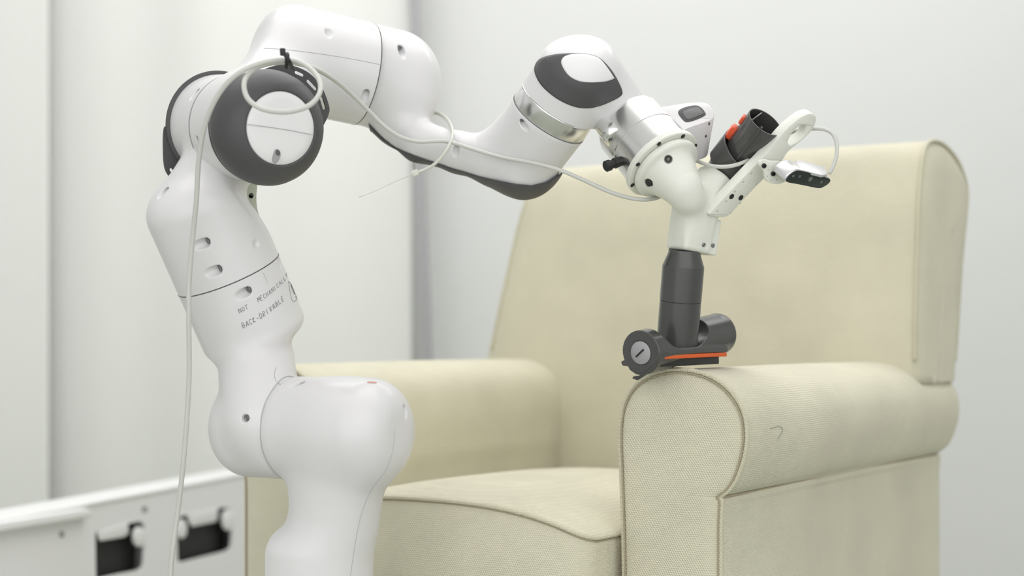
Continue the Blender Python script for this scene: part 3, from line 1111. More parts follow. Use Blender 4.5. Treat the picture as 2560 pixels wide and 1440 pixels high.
# long plate with the oval hole
pl_n = nrm([0.50, -0.68, -0.53])
pl_c = P(1880, 430, 1.622)
outl = [(1773, 538), (1782, 526), (1833, 471), (1880, 422), (1922, 378), (1951, 340), (1978, 313), (2007, 291), (2029, 284), (2041, 294), (2034, 322), (2011, 347), (1973, 378), (1951, 409), (1911, 447), (1856, 504), (1828, 535), (1811, 544), (1793, 543)]
oval = [(1972, 352), (1981, 333), (1996, 319), (2010, 313), (2017, 318), (2012, 335), (1998, 351), (1982, 361), (1973, 361)]
lp = [onplane(x, y, pl_c, pl_n) for (x, y) in catmull(outl, 4, True)]
hp = [onplane(x, y, pl_c, pl_n) for (x, y) in catmull(oval, 4, True)]
plate = part('arm_plate', prism('arm_plate', [lp, hp], -pl_n * 0.0130, 0.0018), M_cream, tool)
for (x, y, r_) in ((1829, 491, .0032), (1852, 494, .0032)):
    q = onplane(x, y, pl_c, pl_n)
    part('bolt', lathe('bolt', q - pl_n * 0.001, pl_n, [(0, r_), (0.0016, r_), (0.002, r_ * .7)], 14), M_black, plate)
for (x, y) in ((1837, 478), (1868, 482), (1815, 502), (1850, 507), (1793, 526), (1827, 530), (1858, 454), (1890, 459), (1878, 432), (1905, 425)):
    q = onplane(x, y, pl_c, pl_n)
    part('screw_hole', lathe('screw_hole', q - pl_n * 0.0008, pl_n, [(0, 0.0013), (0.0011, 0.0013)], 10), M_brk, plate)
# round hinge plate that carries the depth camera
hg_n = nrm([0.30, -0.90, -0.32])
hg_c = P(1935, 435, 1.612)
arc = [(1897, 412), (1900, 402), (1912, 399), (1930, 403), (1950, 404), (1965, 412), (1972, 430), (1968, 450), (1950, 460), (1930, 459), (1915, 450), (1911, 432), (1904, 420)]
lp = [onplane(x, y, hg_c, hg_n) for (x, y) in catmull(arc, 4, True)]
hg = part('hinge_plate', prism('hinge_plate', [lp], -hg_n * 0.005, 0.0008), M_cream, tool)
for (x, y) in ((1909, 414), (1932, 434)):
    q = onplane(x, y, hg_c, hg_n)
    sharp(part('bolt', lathe('bolt', q - hg_n * 0.0005, hg_n, [(0, 0.0026), (0.0025, 0.0026), (0.003, 0.0022), (0.003, 0.0012), (0.0015, 0.0012), (0.0015, 0.0001)], 16), M_black, hg).data)
for (x, y) in ((1921, 424), (1918, 440), (1927, 450), (1942, 449)):
    q = onplane(x, y, hg_c, hg_n)
    part('screw_hole', lathe('screw_hole', q - hg_n * 0.0004, hg_n, [(0, 0.0009), (0.0006, 0.0009)], 10), M_brk, hg)

# ---------------------------------------------------------------- depth camera
dcam = empty('depth_camera', tuple(float(v) for v in P(2000, 440, 1.62)))
tag(dcam, 'small silver depth camera with dark glass front on the end of the cream bracket', 'camera')
cf = P(2020, 449, 1.607)          # centre of the dark front
fn = nrm([0.45, -0.62, -0.55])    # where the front looks
lx = nrm(P(2072, 456, 1.64) - P(1966, 444, 1.59)); lx = nrm(lx - (lx @ fn) * fn)
ly = np.cross(fn, lx)
def stadium(c, hw, hh, n=10):
    out = []
    for s, a0 in ((1, -math.pi / 2), (-1, math.pi / 2)):
        for k in range(n + 1):
            a = a0 + math.pi * k / n
            out.append(c + lx * (s * (hw - hh) + hh * math.cos(a)) + ly * (hh * math.sin(a)))
    return out
corner = [onplane(x, y, cf, fn) for (x, y) in catmull([(1966, 452), (1973, 440), (1986, 430), (2000, 427), (2030, 434), (2062, 443), (2076, 449), (2073, 458), (2062, 466), (2048, 471), (2020, 466), (1990, 460), (1972, 457)], 4, True)]
glass = part('front_glass', prism('front_glass', [corner], -fn * 0.0015, 0.0005), M_glass, dcam)
cm = np.mean(corner, axis=0)
shell = [cm + (np.array(q) - cm) * 1.04 - fn * 0.0010 for q in corner]
part('housing', prism('housing', [shell], -fn * 0.021 + np.array([-0.001, 0, 0.001]), 0.0024, 4), M_silver, dcam)
for (x, y, r_) in ((1983, 440, .0016), (1999, 441, .0016), (2026, 448, .0030), (2053, 455, .0018)):
    q = onplane(x, y, cf, fn)
    part('lens', lathe('lens', q - fn * 0.0004, fn, [(0, r_), (0.0008, r_), (0.0011, r_ * .8), (0.0012, 0.0002)], 20), M_lens, glass)
# top connector panel
tn = nrm(np.cross(lx, fn)); tn = tn if tn[2] > 0 else -tn
pc_ = P(2022, 412, 1.62)
q = [onplane(x, y, cm + tn * 0.0095 - fn * 0.008, tn) for (x, y) in ((1990, 401), (2006, 401), (2062, 417), (2069, 436), (2055, 438), (1998, 423))]
part('connector_cover', prism('connector_cover', [q], -tn * 0.003, 0.0005), M_silver, dcam)

# ---------------------------------------------------------------- spare nozzle in the branch of the bracket
spare = empty('vacuum_nozzle', tuple(float(v) for v in P(1830, 410, 1.67)))
tag(spare, 'dark grey open-mouthed vacuum nozzle with red clips, tilted in the bracket branch', 'vacuum nozzle')
s0 = P(1812, 434, 1.675)
s1 = P(1913, 305, 1.625)
sa = nrm(s1 - s0)
Ls = float(np.linalg.norm(s1 - s0))
r_in = 0.0212
prof = [(0.20 * Ls, 0.018), (0.42 * Ls, 0.0208), (1.0 * Ls, 0.0212), (1.0 * Ls, 0.0200), (0.55 * Ls, 0.0195), (0.50 * Ls, 0.0002)]
sharp(part('inner_tube', lathe('inner_tube', s0, sa, prof, 72, True, False), M_gun, spare).data)
# outer socket, cut obliquely
og = P(1862, 356, 1.66)
outer = cyl(s0 + sa * 0.002, s0 + sa * 0.52 * Ls + sa * 0.03, 0.0278, 0.001)
outer = I(0.001, outer, half(s0 + sa * 0.46 * Ls, nrm(sa * 0.80 + V3(0.45, -0.40, 0.10))))
hollow = cyl(s0 + sa * 0.30 * Ls, s0 + sa * Ls, 0.0262, 0.001)
bevel = rcone(s0 - sa * 0.025, s0 + sa * 0.025, 0.0165, 0.0278)
outer = I(0.001, U(0, I(0, outer, half(s0 + sa * 0.012, -sa)), I(0, bevel, half(s0 + sa * 0.015, sa))), half(s0 - sa * 0.02, -sa))
outer = SUB(0, outer, hollow)
lo, hi = bounds([s0, s1], 0.04)
part('outer_socket', sdf_mesh('outer_socket', outer, lo, hi, 0.0010), M_gun, spare)
us, vs_, _ = frame(sa)
def on_sp(t, r, dirv):
    dd = nrm(dirv - (dirv @ sa) * sa)
    return s0 + sa * t + dd * r, dd
# ribs and clips
p_, dd = on_sp(0.74 * Ls, 0.0212, V3(-0.1, -1, -0.1))
rib = box_mesh('rib', p_, [sa, np.cross(dd, sa), dd], [0.30 * Ls, 0.0009, 0.0014], 0.0004)
part('rib', rib, M_gun, spare)
p_, dd = on_sp(0.60 * Ls, 0.0228, V3(-0.75, -0.15, 0.60))
clip = box_mesh('release_clip', p_, [sa, np.cross(dd, sa), dd], [0.0085, 0.0050, 0.0032], 0.0012)
cl = part('release_clip', clip, M_red, spare)
for k in range(4):
    q_ = p_ + sa * (-0.005 + 0.0033 * k) + dd * 0.0032
    part('grip_rib', box_mesh('grip_rib', q_, [sa, np.cross(dd, sa), dd], [0.0007, 0.0045, 0.0007], 0.0002), M_red, cl)
p_, dd = on_sp(0.84 * Ls, 0.0215, V3(-0.75, -0.10, 0.60))
part('release_clip', box_mesh('release_clip', p_, [sa, np.cross(dd, sa), dd], [0.0050, 0.0045, 0.0022], 0.001), M_red, spare)
# inner divider seen in the mouth
p_ = s0 + sa * (0.9 * Ls)
dn = nrm(np.cross(sa, V3(0.5, -1, 0.2)))
dn = nrm(V3(-0.6, 0, 0.75) - (V3(-0.6, 0, 0.75) @ sa) * sa)
dv = np.cross(sa, dn)
part('divider', box_mesh('divider', p_ + dn * 0.011, [sa, dv, dn], [0.09 * Ls, 0.0163, 0.0008], 0.0003), M_gun, spare)

# ---------------------------------------------------------------- vacuum head resting on the chair arm
vac = empty('vacuum_brush_tool', tuple(float(v) for v in P(1690, 880, 1.665)))
tag(vac, 'dark grey T-shaped vacuum brush head pressed on the right chair arm', 'vacuum head')
v0 = P(1602, 882, 1.605)
v1 = P(1797, 834, 1.725)
va = nrm(v1 - v0)
Lv = float(np.linalg.norm(v1 - v0))
Rv = 0.0245
st0 = P(1692, 868, 1.665); st1 = P(1711, 632, 1.648)
stx = nrm(st1 - st0)
Lst = float(np.linalg.norm(st1 - st0))
st_prof = [(0.0, 0.0228), (0.487 * Lst, 0.0232)]
stem1 = part('neck_tube', lathe('neck_tube', st0, stx, [(0.0, 0.0232), (0.49 * Lst, 0.0232), (0.493 * Lst, 0.0228)], 72), M_gun, vac)
stem2 = part('neck_tube', lathe('neck_tube', st0, stx, [(0.493 * Lst, 0.0226), (0.497 * Lst, 0.0234), (0.86 * Lst, 0.0234), (0.868 * Lst, 0.0230), (0.995 * Lst, 0.0180), (1.03 * Lst, 0.0178)], 72), M_gun, vac)
sharp(stem1.data, 20); sharp(stem2.data, 14)
body = cyl(v0, v1, Rv, 0.0008, 0.0238)
tail = ell(v1 - va * 0.004, np.array(frame(va)), [0.0235, 0.0235, 0.018])
body = U(0.002, body, tail)
up_v = nrm(V3(0, 0, 1) - (V3(0, 0, 1) @ va) * va)
sd_v = np.cross(va, up_v)
saddle = SUB(0.0008, body, ell(v0 + va * 0.0625 + up_v * 0.018, np.array([va, sd_v, up_v]), [0.047, 0.060, 0.026]))
fs0 = P(1657, 893, 1.600); fs1 = P(1813, 886, 1.694)
fa = nrm(fs1 - fs0); Lf = float(np.linalg.norm(fs1 - fs0))
fu = nrm(V3(0, 0, 1) - (V3(0, 0, 1) @ fa) * fa); fsd = np.cross(fu, fa)
fsd = fsd if fsd[1] < 0 else -fsd
foot = rbox((fs0 + fs1) / 2 + fu * 0.0060 - fsd * 0.010, np.array([fa, fsd, fu]), [Lf * 0.52, 0.0125, 0.0035], 0.0015)
vb = U(0.003, saddle, foot)
vb = SUB(0.0006, vb, cyl(v0 - va * 0.01, v0 + va * 0.0015, 0.0130, 0.0005))
lo, hi = bounds([v0, v1], 0.045)
part('brush_housing', sdf_mesh('brush_housing', vb, lo, hi, 0.0010), M_gun, vac)
part('lock_disc', lathe('lock_disc', v0 + va * 0.0012, -va, [(0, 0.0128), (0.0018, 0.0128), (0.0026, 0.0120), (0.0028, 0.0001)], 56), M_greydisc, vac)
dsc = [c for c in vac.children if c.name.startswith('lock_disc')][0]
q0 = onplane(1590, 892, v0 - va * 0.0020, va); q1 = onplane(1609, 874, v0 - va * 0.0020, va)
mdp = (q0 + q1) / 2; sdn = nrm(q1 - q0)
part('coin_slot', box_mesh('coin_slot', mdp, [sdn, np.cross(va, sdn), va], [np.linalg.norm(q1 - q0) / 2, 0.0008, 0.0006], 0.0002), M_black, dsc)
# orange strip, red brush and rear flap under the head
part('felt_strip', box_mesh('felt_strip', (fs0 + fs1) / 2 - fsd * 0.001, [fa, fsd, fu], [Lf / 2, 0.0035, 0.0022], 0.0008), M_orange, vac)
part('sole_plate', box_mesh('sole_plate', (fs0 + fs1) / 2 - fsd * 0.015 - fu * 0.0060 - fa * 0.006, [fa, fsd, fu], [Lf * 0.46, 0.0140, 0.0046], 0.001), M_black, vac)
M_brush = mat('dark_red_brush', (0.10, 0.008, 0.006), 0.7)
part('brush_roll', lathe('brush_roll', fs0 + fa * 0.001 - fu * 0.0035 - fsd * 0.008 - fa * 0.010, fa, [(0, 0.0065), (Lf * 0.5, 0.0062)], 24), M_brush, vac)

# hinged flap at the near end
fp = [(1580, 946), (1592, 951), (1612, 938), (1640, 912), (1668, 880), (1664, 878), (1640, 896), (1622, 920), (1603, 936), (1594, 940), (1583, 941)]
lp = [onplane(x, y, v0 + va * 0.012, nrm(va)) for (x, y) in fp]
part('flap', prism('flap', [lp], va * 0.004, 0.0004), M_dark, vac)
lp = [onplane(x, y, v0 - va * 0.0004, nrm(va)) for (x, y) in [(1552, 905), (1556, 914), (1570, 916), (1574, 925), (1590, 936), (1603, 938), (1620, 925), (1650, 893), (1645, 890), (1620, 915), (1600, 925), (1585, 920), (1572, 908), (1563, 898)]]
part('rim_guard', prism('rim_guard', [lp], va * 0.006, 0.0005), M_gun, vac)

# ---------------------------------------------------------------- cables and ties
main = [(424, 1500, 1.60), (429, 1400, 1.60), (443, 1290, 1.60), (456, 1180, 1.595), (467, 1050, 1.59), (473, 930, 1.585), (472, 800, 1.575), (473, 700, 1.57), (482, 590, 1.56), (491, 500, 1.545),
        (496, 410, 1.53), (508, 330, 1.515), (532, 262, 1.50), (568, 208, 1.49), (615, 172, 1.485), (665, 154, 1.49), (710, 150, 1.50), (752, 157, 1.50), (785, 180, 1.49), (801, 212, 1.48),
        (794, 243, 1.47), (765, 268, 1.465), (712, 280, 1.465), (655, 272, 1.47), (620, 247, 1.475), (610, 212, 1.48), (622, 184, 1.49), (655, 164, 1.50), (700, 156, 1.515), (750, 160, 1.54), (795, 175, 1.58),
        (840, 203, 1.62), (880, 237, 1.65), (920, 275, 1.665), (960, 315, 1.672), (1000, 342, 1.678), (1045, 354, 1.682), (1085, 353, 1.685), (1125, 355, 1.68), (1180, 372, 1.67), (1250, 392, 1.655), (1320, 405, 1.64),
        (1390, 422, 1.63), (1450, 446, 1.63), (1520, 478, 1.63), (1570, 494, 1.635), (1615, 499, 1.64), (1655, 490, 1.66), (1690, 465, 1.69), (1712, 425, 1.69), (1722, 392, 1.68), (1742, 402, 1.66),
        (1775, 414, 1.64), (1810, 417, 1.628), (1845, 411, 1.63), (1880, 396, 1.64), (1905, 384, 1.668), (1935, 360, 1.69), (1965, 338, 1.68), (1990, 327, 1.665), (2030, 322, 1.65), (2060, 323, 1.645), (2082, 335, 1.64), (2092, 360, 1.635),
        (2091, 390, 1.63), (2083, 415, 1.628), (2073, 434, 1.628)]
cp = catmull([P(*q) for q in main], 7)
tg = np.linspace(0, 1, len(cp))
rr = np.interp(tg, [0, 0.30, 0.34, 0.44, 0.50, 1.0], [0.0028, 0.0026, 0.0027, 0.0026, 0.0023, 0.0022])
cab = bpy.data.objects.new('cable', tube('cable', cp, rr, 12)); C.objects.link(cab)
cab.data.materials.append(M_cable); cab.data.shade_smooth()
tag(cab, 'pale grey cable looped over the robot elbow and running along the arm to the camera', 'cable')

# black releasable tie holding the loop
tt = empty('cable_tie', tuple(float(v) for v in P(720, 160, 1.49)))
tag(tt, 'short black cable tie round the cable loop above the dark elbow ring', 'cable tie')
zt = catmull([P(*q) for q in [(703, 124, 1.487), (710, 133, 1.486), (718, 144, 1.486), (725, 158, 1.490), (732, 172, 1.510)]], 6)
part('strap', tube('strap', zt, 0.0022, 8, False, 0.45, up=(0, 1, 0)), M_black, tt)
u_, v_, _ = frame(P(740, 155, 1.5) - P(700, 152, 1.5))
lc = P(718, 152, 1.503)
part('strap_loop', tube('strap_loop', np.array([lc + 0.0062 * (math.cos(a) * u_ * 0.9 + math.sin(a) * v_ * 1.2) for a in np.linspace(0, 2 * math.pi, 28, endpoint=False)]), 0.0017, 8, True, 0.8), M_black, tt)
part('tie_head', box_mesh('tie_head', P(707, 130, 1.488), np.eye(3), [0.0026, 0.0024, 0.0036], 0.0008), M_black, tt)

# translucent nylon tie round the slim bridge
nt_ = empty('cable_tie', tuple(float(v) for v in P(1100, 350, 1.70)))
tag(nt_, 'translucent white nylon tie looped loosely round the slim forearm, tail hanging left', 'cable tie')
lpn = [(1040, 432, 1.675), (1075, 418, 1.674), (1102, 395, 1.672), (1122, 365, 1.674), (1131, 335, 1.69), (1124, 308, 1.72), (1108, 290, 1.75), (1085, 283, 1.78), (1060, 300, 1.795), (1042, 340, 1.80), (1036, 385, 1.79), (1034, 415, 1.75), (1036, 432, 1.70)]
part('strap', tube('strap', catmull([P(*q) for q in lpn], 8), 0.0024, 8, False, 0.8, up=(-0.6, 0.1, 0.35)), M_tie, nt_)
part('tie_head', box_mesh('tie_head', P(1037, 433, 1.674), [nrm([1, 0, .35]), [0, 1, 0], nrm([-.35, 0, 1])], [0.0042, 0.003, 0.0036], 0.001), M_tie, nt_)
part('tail', tube('tail', catmull([P(*q) for q in [(1034, 434, 1.674), (985, 455, 1.64), (935, 478, 1.60), (900, 492, 1.57)]], 6), 0.0015, 8, False, 0.4, up=(0, 0.3, 1)), M_tie, nt_)

# ---------------------------------------------------------------- armchair
CO = V3(0.238, 1.60, 0)
RZ = math.atan2(-0.555, 0.832)
chair = empty('armchair', tuple(CO), RZ)
tag(chair, 'beige woven fabric armchair with rolled arms and piped edges', 'armchair')


def ring_loft(name, rings, cap=True, closed_ring=True):
    """rings: list of (N,3) arrays"""
    N = len(rings[0])
    V = np.concatenate(rings)
    Fc = []
    for i in range(len(rings) - 1):
        for k in range(N):
            k2 = (k + 1) % N
            Fc.append((i * N + k, i * N + k2, (i + 1) * N + k2, (i + 1) * N + k))
    me = bpy.data.meshes.new(name)
    me.from_pydata([tuple(v) for v in V], [], Fc)
    bm = bmesh.new(); bm.from_mesh(me)
    bmesh.ops.holes_fill(bm, edges=[e for e in bm.edges if e.is_boundary])
    bmesh.ops.recalc_face_normals(bm, faces=bm.faces)
    bm.to_mesh(me); bm.free()
    return me


arm_prof = [(-.133, .05), (-.133, .20), (-.133, .33), (-.134, .42), (-.137, .50), (-.1385, .545), (-.133, .578), (-.118, .600), (-.093, .613), (-.063, .6175), (-.030, .6120), (-.004, .597), (.0125, .575), (.0175, .552),
            (.0155, .528), (.007, .503), (-.002, .489), (-.0115, .4815), (-.0150, .4785), (-.0118, .4755), (-.0120, .465), (-.0130, .44), (-.013, .33), (-.013, .20), (-.013, .05)]


def arm_shell(name, flip):
    pr = np.array(catmull([np.array(q) for q in arm_prof], 7))
    cx = np.array([-0.066, 0.0])
    rings = []
    # front cap: concentric rings towards the middle line, softly puffed
    def ring_at(y, sc_, dz=0.0, yb=0.0):
        out = []
        for (x, z) in pr:
            zc = min(max(z, 0.12), 0.53)
            x2 = -0.066 + (x + 0.066) * sc_
            z2 = zc + (z - zc) * sc_
            out.append((x2, y, z2 + dz))
        return np.array(out)
    for sc_, y in ((0.05, -0.0085), (0.3, -0.0085), (0.6, -0.0075), (0.8, -0.0055), (0.92, -0.0025), (0.975, 0.0)):
        rings.append(ring_at(y, sc_))
    ns = 26
    for i in range(ns + 1):
        v = 0.002 + (0.738 - 0.002) * i / ns
        t = i / ns
        sw = 1.0 + 0.035 * math.sin(math.pi * min(1, t * 1.1)) - 0.0
        R_ = ring_at(v, 1.0 if i else 0.99)
        # roll swells a little half-way and dips towards the back
        for k in range(len(R_)):
            if R_[k][2] > 0.47:
                R_[k][0] = -0.066 + (R_[k][0] + 0.066) * (1 + 0.05 * math.sin(math.pi * t) ** 0.8)
                R_[k][2] += 0.002 * math.sin(math.pi * t)
        rings.append(R_)
    rings.append(ring_at(0.752, 0.995)); rings.append(ring_at(0.756, 0.98)); rings.append(ring_at(0.757, 0.1))
    if flip:
        for R_ in rings:
            R_[:, 0] = -0.73 - R_[:, 0]
    me = ring_loft(name, rings)
    o = part(name, me, M_fabric, chair, True, True)
    sharp(me, 38)
    q = ring_at(-0.0005, 1.0)
    if flip: q[:, 0] = -0.73 - q[:, 0]
    part('piping', tube('piping', q, 0.0026, 8), M_piping, o, True, True)
    q2 = ring_at(-0.0045, 0.962)
    if flip: q2[:, 0] = -0.73 - q2[:, 0]
    q3 = ring_at(0.004, 1.004)
    if flip: q3[:, 0] = -0.73 - q3[:, 0]
    part('seam_line', tube('seam_line', q2 + np.array([0, 0.0016, 0]), 0.0009, 6), M_seamcloth, o, True, True)
    q4 = np.array([(-0.0128, 0.002 + 0.735 * k / 20, 0.4788) for k in range(21)])
    if flip: q4[:, 0] = -0.73 - q4[:, 0]
    part('seam_line', tube('seam_line', q4, 0.0013, 6), M_seamcloth, o, True, True)
    return o


ra = arm_shell('arm', False)
la = arm_shell('arm', True)
# loose thread / snag on the outer roll
me_ = ra.data
tp = []
ctrl = catmull([(1925, 1072), (1945, 1066), (1956, 1073), (1951, 1086), (1943, 1097)], 5)
inv = (Matrix.Translation(chair.location) @ chair.rotation_euler.to_matrix().to_4x4()).inverted()
from mathutils.bvhtree import BVHTree
bv = BVHTree.FromPolygons([v.co[:] for v in me_.vertices], [p.vertices[:] for p in me_.polygons])
for (x_, y_) in ctrl:
    o_ = inv @ Vector((0, 0, CZ)); e2 = inv @ Vector(tuple(P(x_, y_, 1.0)))
    hh_ = bv.ray_cast(o_, (e2 - o_).normalized())
    if hh_[0] is not None:
        tp.append(np.array(hh_[0] + hh_[1] * 0.0004))
if len(tp) > 3:
    part('loose_thread', tube('loose_thread', np.array(tp), 0.00035, 5), mat('grey_thread', (0.33, 0.34, 0.30), 0.9), ra, True, True)


# backrest: side outline read at the outer side plane (x = 0), extruded across the seat
def vz(px, py, x=0.0):
    r = (px - 1280) / F
    v = (1.6 * r - 0.238 - x * (0.832 + 0.555 * r)) / (0.555 - 0.832 * r)
    Y = 1.6 + 0.832 * v - 0.555 * x
    return np.array([v, CZ - (py - HY) / F * Y])


bp_px = [(2283, 960), (2284, 880), (2286, 760), (2289, 640), (2293, 520), (2299, 430), (2306, 380), (2318, 356), (2338, 353), (2362, 366), (2388, 398), (2405, 436), (2414, 478), (2411, 540), (2401, 640), (2393, 760), (2387, 860), (2380, 940), (2377, 1000)]
bpf = [vz(*q) for q in bp_px]
bpf = [np.array([0.60, 0.30]), np.array([0.597, 0.45])] + bpf + [np.array([0.742, 0.45]), np.array([0.742, 0.06]), np.array([0.60, 0.06])]
bpr = catmull(bpf, 6, True)
rings = []
zt_ = bpr[:, 1].max()


def back_ring(x, s):
    cz = np.clip(bpr[:, 1], 0.2, 0.80); cy = np.interp(bpr[:, 1], [0.2, 0.6, 0.95], [0.67, 0.67, 0.73])
    y = cy + (bpr[:, 0] - cy) * s
    z = cz + (bpr[:, 1] - cz) * s
    t = np.clip((z - 0.62) / (0.93 - 0.62), 0, 1)
    # left end leans inwards towards the top
    xx = x * (1 - 0.09 * t * min(1, abs(x) / 0.73))
    if x > -0.115 or x < -0.62:      # the ends sit on the arm rolls
        z = np.maximum(z, 0.588)
    return np.stack([xx, y, z], 1)


for x, s in ((0.012, 0.05), (0.012, 0.4), (0.010, 0.75), (0.006, 0.92), (0.0, 0.985)):
    rings.append(back_ring(x, s))
for i in range(25):
    x = -0.002 - 0.722 * i / 24
    bul = 1 + 0.02 * math.sin(math.pi * i / 24)
    rings.append(back_ring(x, bul if i else 1.0))
for x, s in ((-0.730, 0.97), (-0.738, 0.9), (-0.742, 0.7), (-0.743, 0.3), (-0.743, 0.05)):
    rings.append(back_ring(x, s))
bk = part('backrest', ring_loft('backrest', rings), M_fabric, chair, True, True)
q = back_ring(0.002, 1.0)
q = q[q[:, 2] > 0.615]
q = q[np.argsort(np.arange(len(q)))]
part('piping', tube('piping', q, 0.0030, 8), M_piping, bk, True, True)
q = back_ring(-0.728, 0.99); q = q[q[:, 2] > 0.63]
part('piping', tube('piping', q, 0.0030, 8), M_piping, bk, True, True)

# seat cushion with crowned top
nx, ny = 44, 44
x0, x1, y0, y1 = -0.588, -0.146, -0.058, 0.575
def cush(u, v):
    cr = (1 - (2 * u - 1) ** 4) * (1 - abs(2 * v - 0.9) ** 2.5 if abs(2 * v - 0.9) < 1 else 0)
    return cr
V = []; Fc = []
prof_c = []
for k in range(20):
    pass
def outline(n):
    """rounded rectangle outline of the cushion, counter-clockwise"""
    out = []
    rc = 0.022
    for cxx, cyy, a0 in ((x1 - rc, y0 + rc, -90), (x1 - rc, y1 - rc, 0), (x0 + rc, y1 - rc, 90), (x0 + rc, y0 + rc, 180)):
        for k in range(7):
            a = math.radians(a0 + 90 * k / 6)
            out.append((cxx + rc * math.cos(a), cyy + rc * math.sin(a)))
    # densify
    o2 = []
    for i in range(len(out)):
        a = np.array(out[i]); b = np.array(out[(i + 1) % len(out)])
        m = max(1, int(np.linalg.norm(b - a) / 0.02))
        for k in range(m):
            o2.append(a + (b - a) * k / m)
    return np.array(o2)
ol = outline(0)
cxy = np.array([(x0 + x1) / 2, (y0 + y1) / 2 - 0.02])
def cz_top(p):
    u = (p[:, 0] - x0) / (x1 - x0); v = (p[:, 1] - y0) / (y1 - y0)
    cu = np.clip(1 - np.abs(2 * u - 1) ** 3.0, 0, 1); cv = np.clip(1 - np.abs((v - 0.42) / 0.60) ** 3.0, 0, 1)
    return 0.430 + 0.008 * np.clip(1 - np.abs(2 * u - 1) ** 2, 0, 1) - 0.010 * v + 0.036 * cu * cv
rings = []
for s, z in ((0.9, 0.300), (1.0, 0.312)):
    p = cxy + (ol - cxy) * s
    rings.append(np.stack([p[:, 0], p[:, 1], np.full(len(p), z)], 1))
for k in range(7):
    t = (k + 1) / 8
    p = ol.copy()
    bulge = 0.016 * math.sin(math.pi * t)
    fr = np.clip(1 - np.abs((p[:, 0] - cxy[0]) / 0.22) ** 2, 0, 1)
    msk = p[:, 1] < y0 + 0.03
    p[:, 1] -= np.where(msk, bulge * (0.45 + 0.55 * fr), 0)
    rings.append(np.stack([p[:, 0], p[:, 1], 0.312 + (cz_top(ol) - 0.312) * t], 1))
rings.append(np.stack([ol[:, 0], ol[:, 1], cz_top(ol)], 1))
for s in (0.985, 0.96, 0.92, 0.86, 0.78, 0.68, 0.56, 0.42, 0.28, 0.14, 0.02):
    p = cxy + (ol - cxy) * s
    rings.append(np.stack([p[:, 0], p[:, 1], cz_top(p) + 0.002], 1))
cu = part('seat_cushion', ring_loft('seat_cushion', rings), M_fabric, chair, True, True)
q = np.stack([ol[:, 0], ol[:, 1], cz_top(ol) - 0.0005], 1)
c0_ = np.array([cxy[0], cxy[1], 0])
q[:, :2] = cxy + (q[:, :2] - cxy) * 1.004
part('piping', tube('piping', q, 0.0024, 8, True), M_piping, cu, True, True)
q2 = q.copy(); q2[:, 2] -= 0.0034
part('seam_line', tube('seam_line', q2, 0.0009, 6, True), M_seamcloth, cu, True, True)
# base frame under the cushion and short legs (below the frame)
part('seat_base', box_mesh('seat_base', V3(-0.366, 0.33, 0.178), np.eye(3), [0.228, 0.325, 0.118], 0.012), M_fabric, chair, True, True)
M_wood = mat('dark_wooden_leg', (0.10, 0.06, 0.03), 0.5)
for (lx_, ly_) in ((-0.07, 0.05), (-0.66, 0.05), (-0.07, 0.68), (-0.66, 0.68)):
    part('leg', lathe('leg', V3(lx_, ly_, 0), (0, 0, 1), [(0, 0.016), (0.055, 0.022)], 20), M_wood, chair, True, True)

# ---------------------------------------------------------------- socket cabinet on the left
e_ = nrm([0.235, 0.80, 0]); n_ = nrm([0.959, -0.282, 0.0])
A0 = V3(-0.796, 2.30, 0)
cabt = empty('socket_panel', (float(A0[0]), float(A0[1]), 0.0))
tag(cabt, 'light grey upright panel with two black socket openings, low at the left edge', 'panel')


def onface(px, py, off=0.0):
    return onplane(px, py, A0 + n_ * off, n_)


zt0 = CZ - (460 / F) * 2.3
def fq(x0_, y0_, x1_, y1_, x2_, y2_, x3_, y3_, off=0.0):
    return [onface(x0_, y0_, off), onface(x1_, y1_, off), onface(x2_, y2_, off), onface(x3_, y3_, off)]


tl = A0 - e_ * 0.55; tr = A0 + e_ * 0.90
face = [V3(tl[0], tl[1], 0.02), V3(tr[0], tr[1], 0.02), V3(tr[0], tr[1], zt0), V3(tl[0], tl[1], zt0)]
hole1 = [(238, 1331), (262, 1322), (320, 1309), (352, 1303), (361, 1312), (360, 1380), (358, 1416), (345, 1426), (300, 1434), (240, 1448)]
hole2 = [(441, 1302), (446, 1292), (500, 1281), (560, 1268), (576, 1272), (580, 1285), (580, 1340), (578, 1368), (566, 1378), (500, 1394), (452, 1406), (444, 1400)]
hl = [[onface(*q) for q in h] for h in (hole1, hole2)]
part('front_panel', prism('front_panel', [face] + hl, -n_ * 0.004, 0.0), M_cab, cabt)
cen = (tl + tr) / 2 - n_ * 0.062
part('back_board', box_mesh('back_board', V3(cen[0], cen[1], (zt0 + 0.0) / 2 - 0.001), [e_, n_, [0, 0, 1]], [0.725, 0.012, zt0 / 2 - 0.003], 0.003), M_cab, cabt)
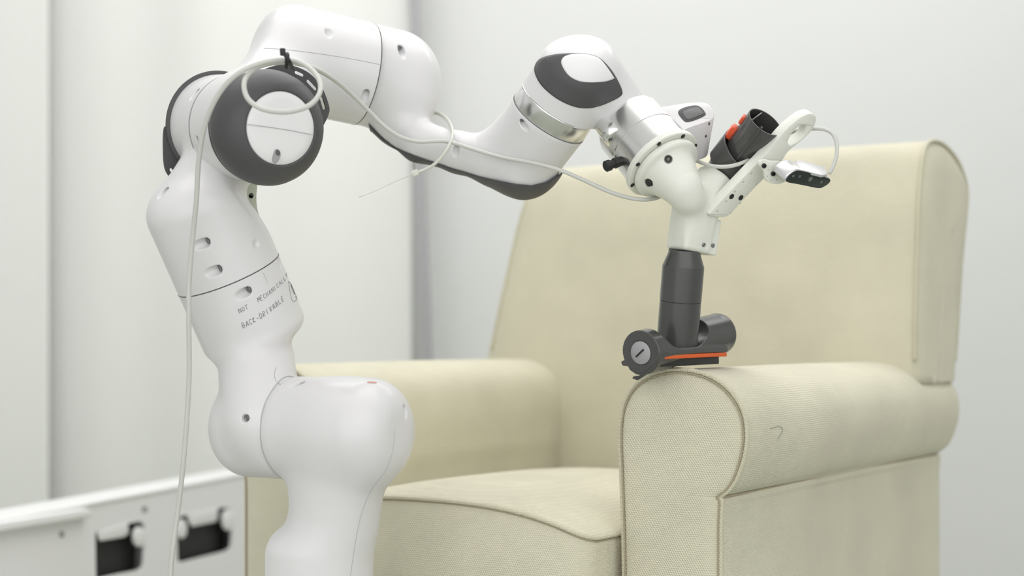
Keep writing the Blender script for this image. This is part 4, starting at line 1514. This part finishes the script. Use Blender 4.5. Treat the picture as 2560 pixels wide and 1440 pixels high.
part('top_cover', box_mesh('top_cover', V3(cen[0], cen[1], zt0 + 0.004) + n_ * 0.025, [e_, n_, [0, 0, 1]], [0.728, 0.040, 0.005], 0.004), M_cab, cabt)
part('side_panel', box_mesh('side_panel', V3(tr[0], tr[1], zt0 / 2) - n_ * 0.036 - e_ * 0.002, [e_, n_, [0, 0, 1]], [0.003, 0.034, zt0 / 2 - 0.002], 0.001), M_cab, cabt)
for h in (hole1, hole2):
    pts = [onface(x, y, -0.0046) for (x, y) in h]
    m_ = np.mean(pts, axis=0)
    pts = [m_ + (p - m_) * 1.08 - n_ * 0.02 for p in pts]
    part('socket_insert', prism('socket_insert', [pts], -n_ * 0.02), M_cabdark, cabt)
for quad in ([(262, 1322), (320, 1306), (322, 1332), (312, 1342), (252, 1352), (244, 1332)], [(470, 1285), (545, 1268), (545, 1292), (540, 1304), (482, 1316), (474, 1306)]):
    part('hinged_tab', prism('hinged_tab', [[onface(x, y, 0.001) for (x, y) in quad]], -n_ * 0.004, 0.0006), M_cab, cabt)
for (x, y, rx, ry) in ((350, 1342, 14, 25), (456, 1322, 12, 24), (572, 1300, 14, 26)):
    pts = [onface(x + rx * math.cos(t), y + ry * math.sin(t), 0.003) for t in np.linspace(0, 2 * math.pi, 20, endpoint=False)]
    part('round_latch', prism('round_latch', [pts], -n_ * 0.006, 0.0008), M_cab, cabt)
for (x, y) in ((155, 1336), (362, 1274)):
    pts = [onface(x + 7 * math.cos(t), y + 9 * math.sin(t), 0.0008) for t in np.linspace(0, 2 * math.pi, 14, endpoint=False)]
    part('screw', prism('screw', [pts], -n_ * 0.001), M_greydisc, cabt)
ap = [onface(x, y, 0.010) for (x, y) in ((-400, 1378), (-120, 1335), (232, 1278), (236, 1290), (236, 1420), (-400, 1600))]
# lower access strip in front of the cabinet top, ending left of the first opening
pts = [onface(x, y, 0.016) for (x, y) in ((-260, 1350), (222, 1272), (232, 1277), (232, 1292), (-260, 1372))]
part('cover_strip', prism('cover_strip', [pts], -n_ * 0.016, 0.002), M_cab, cabt)
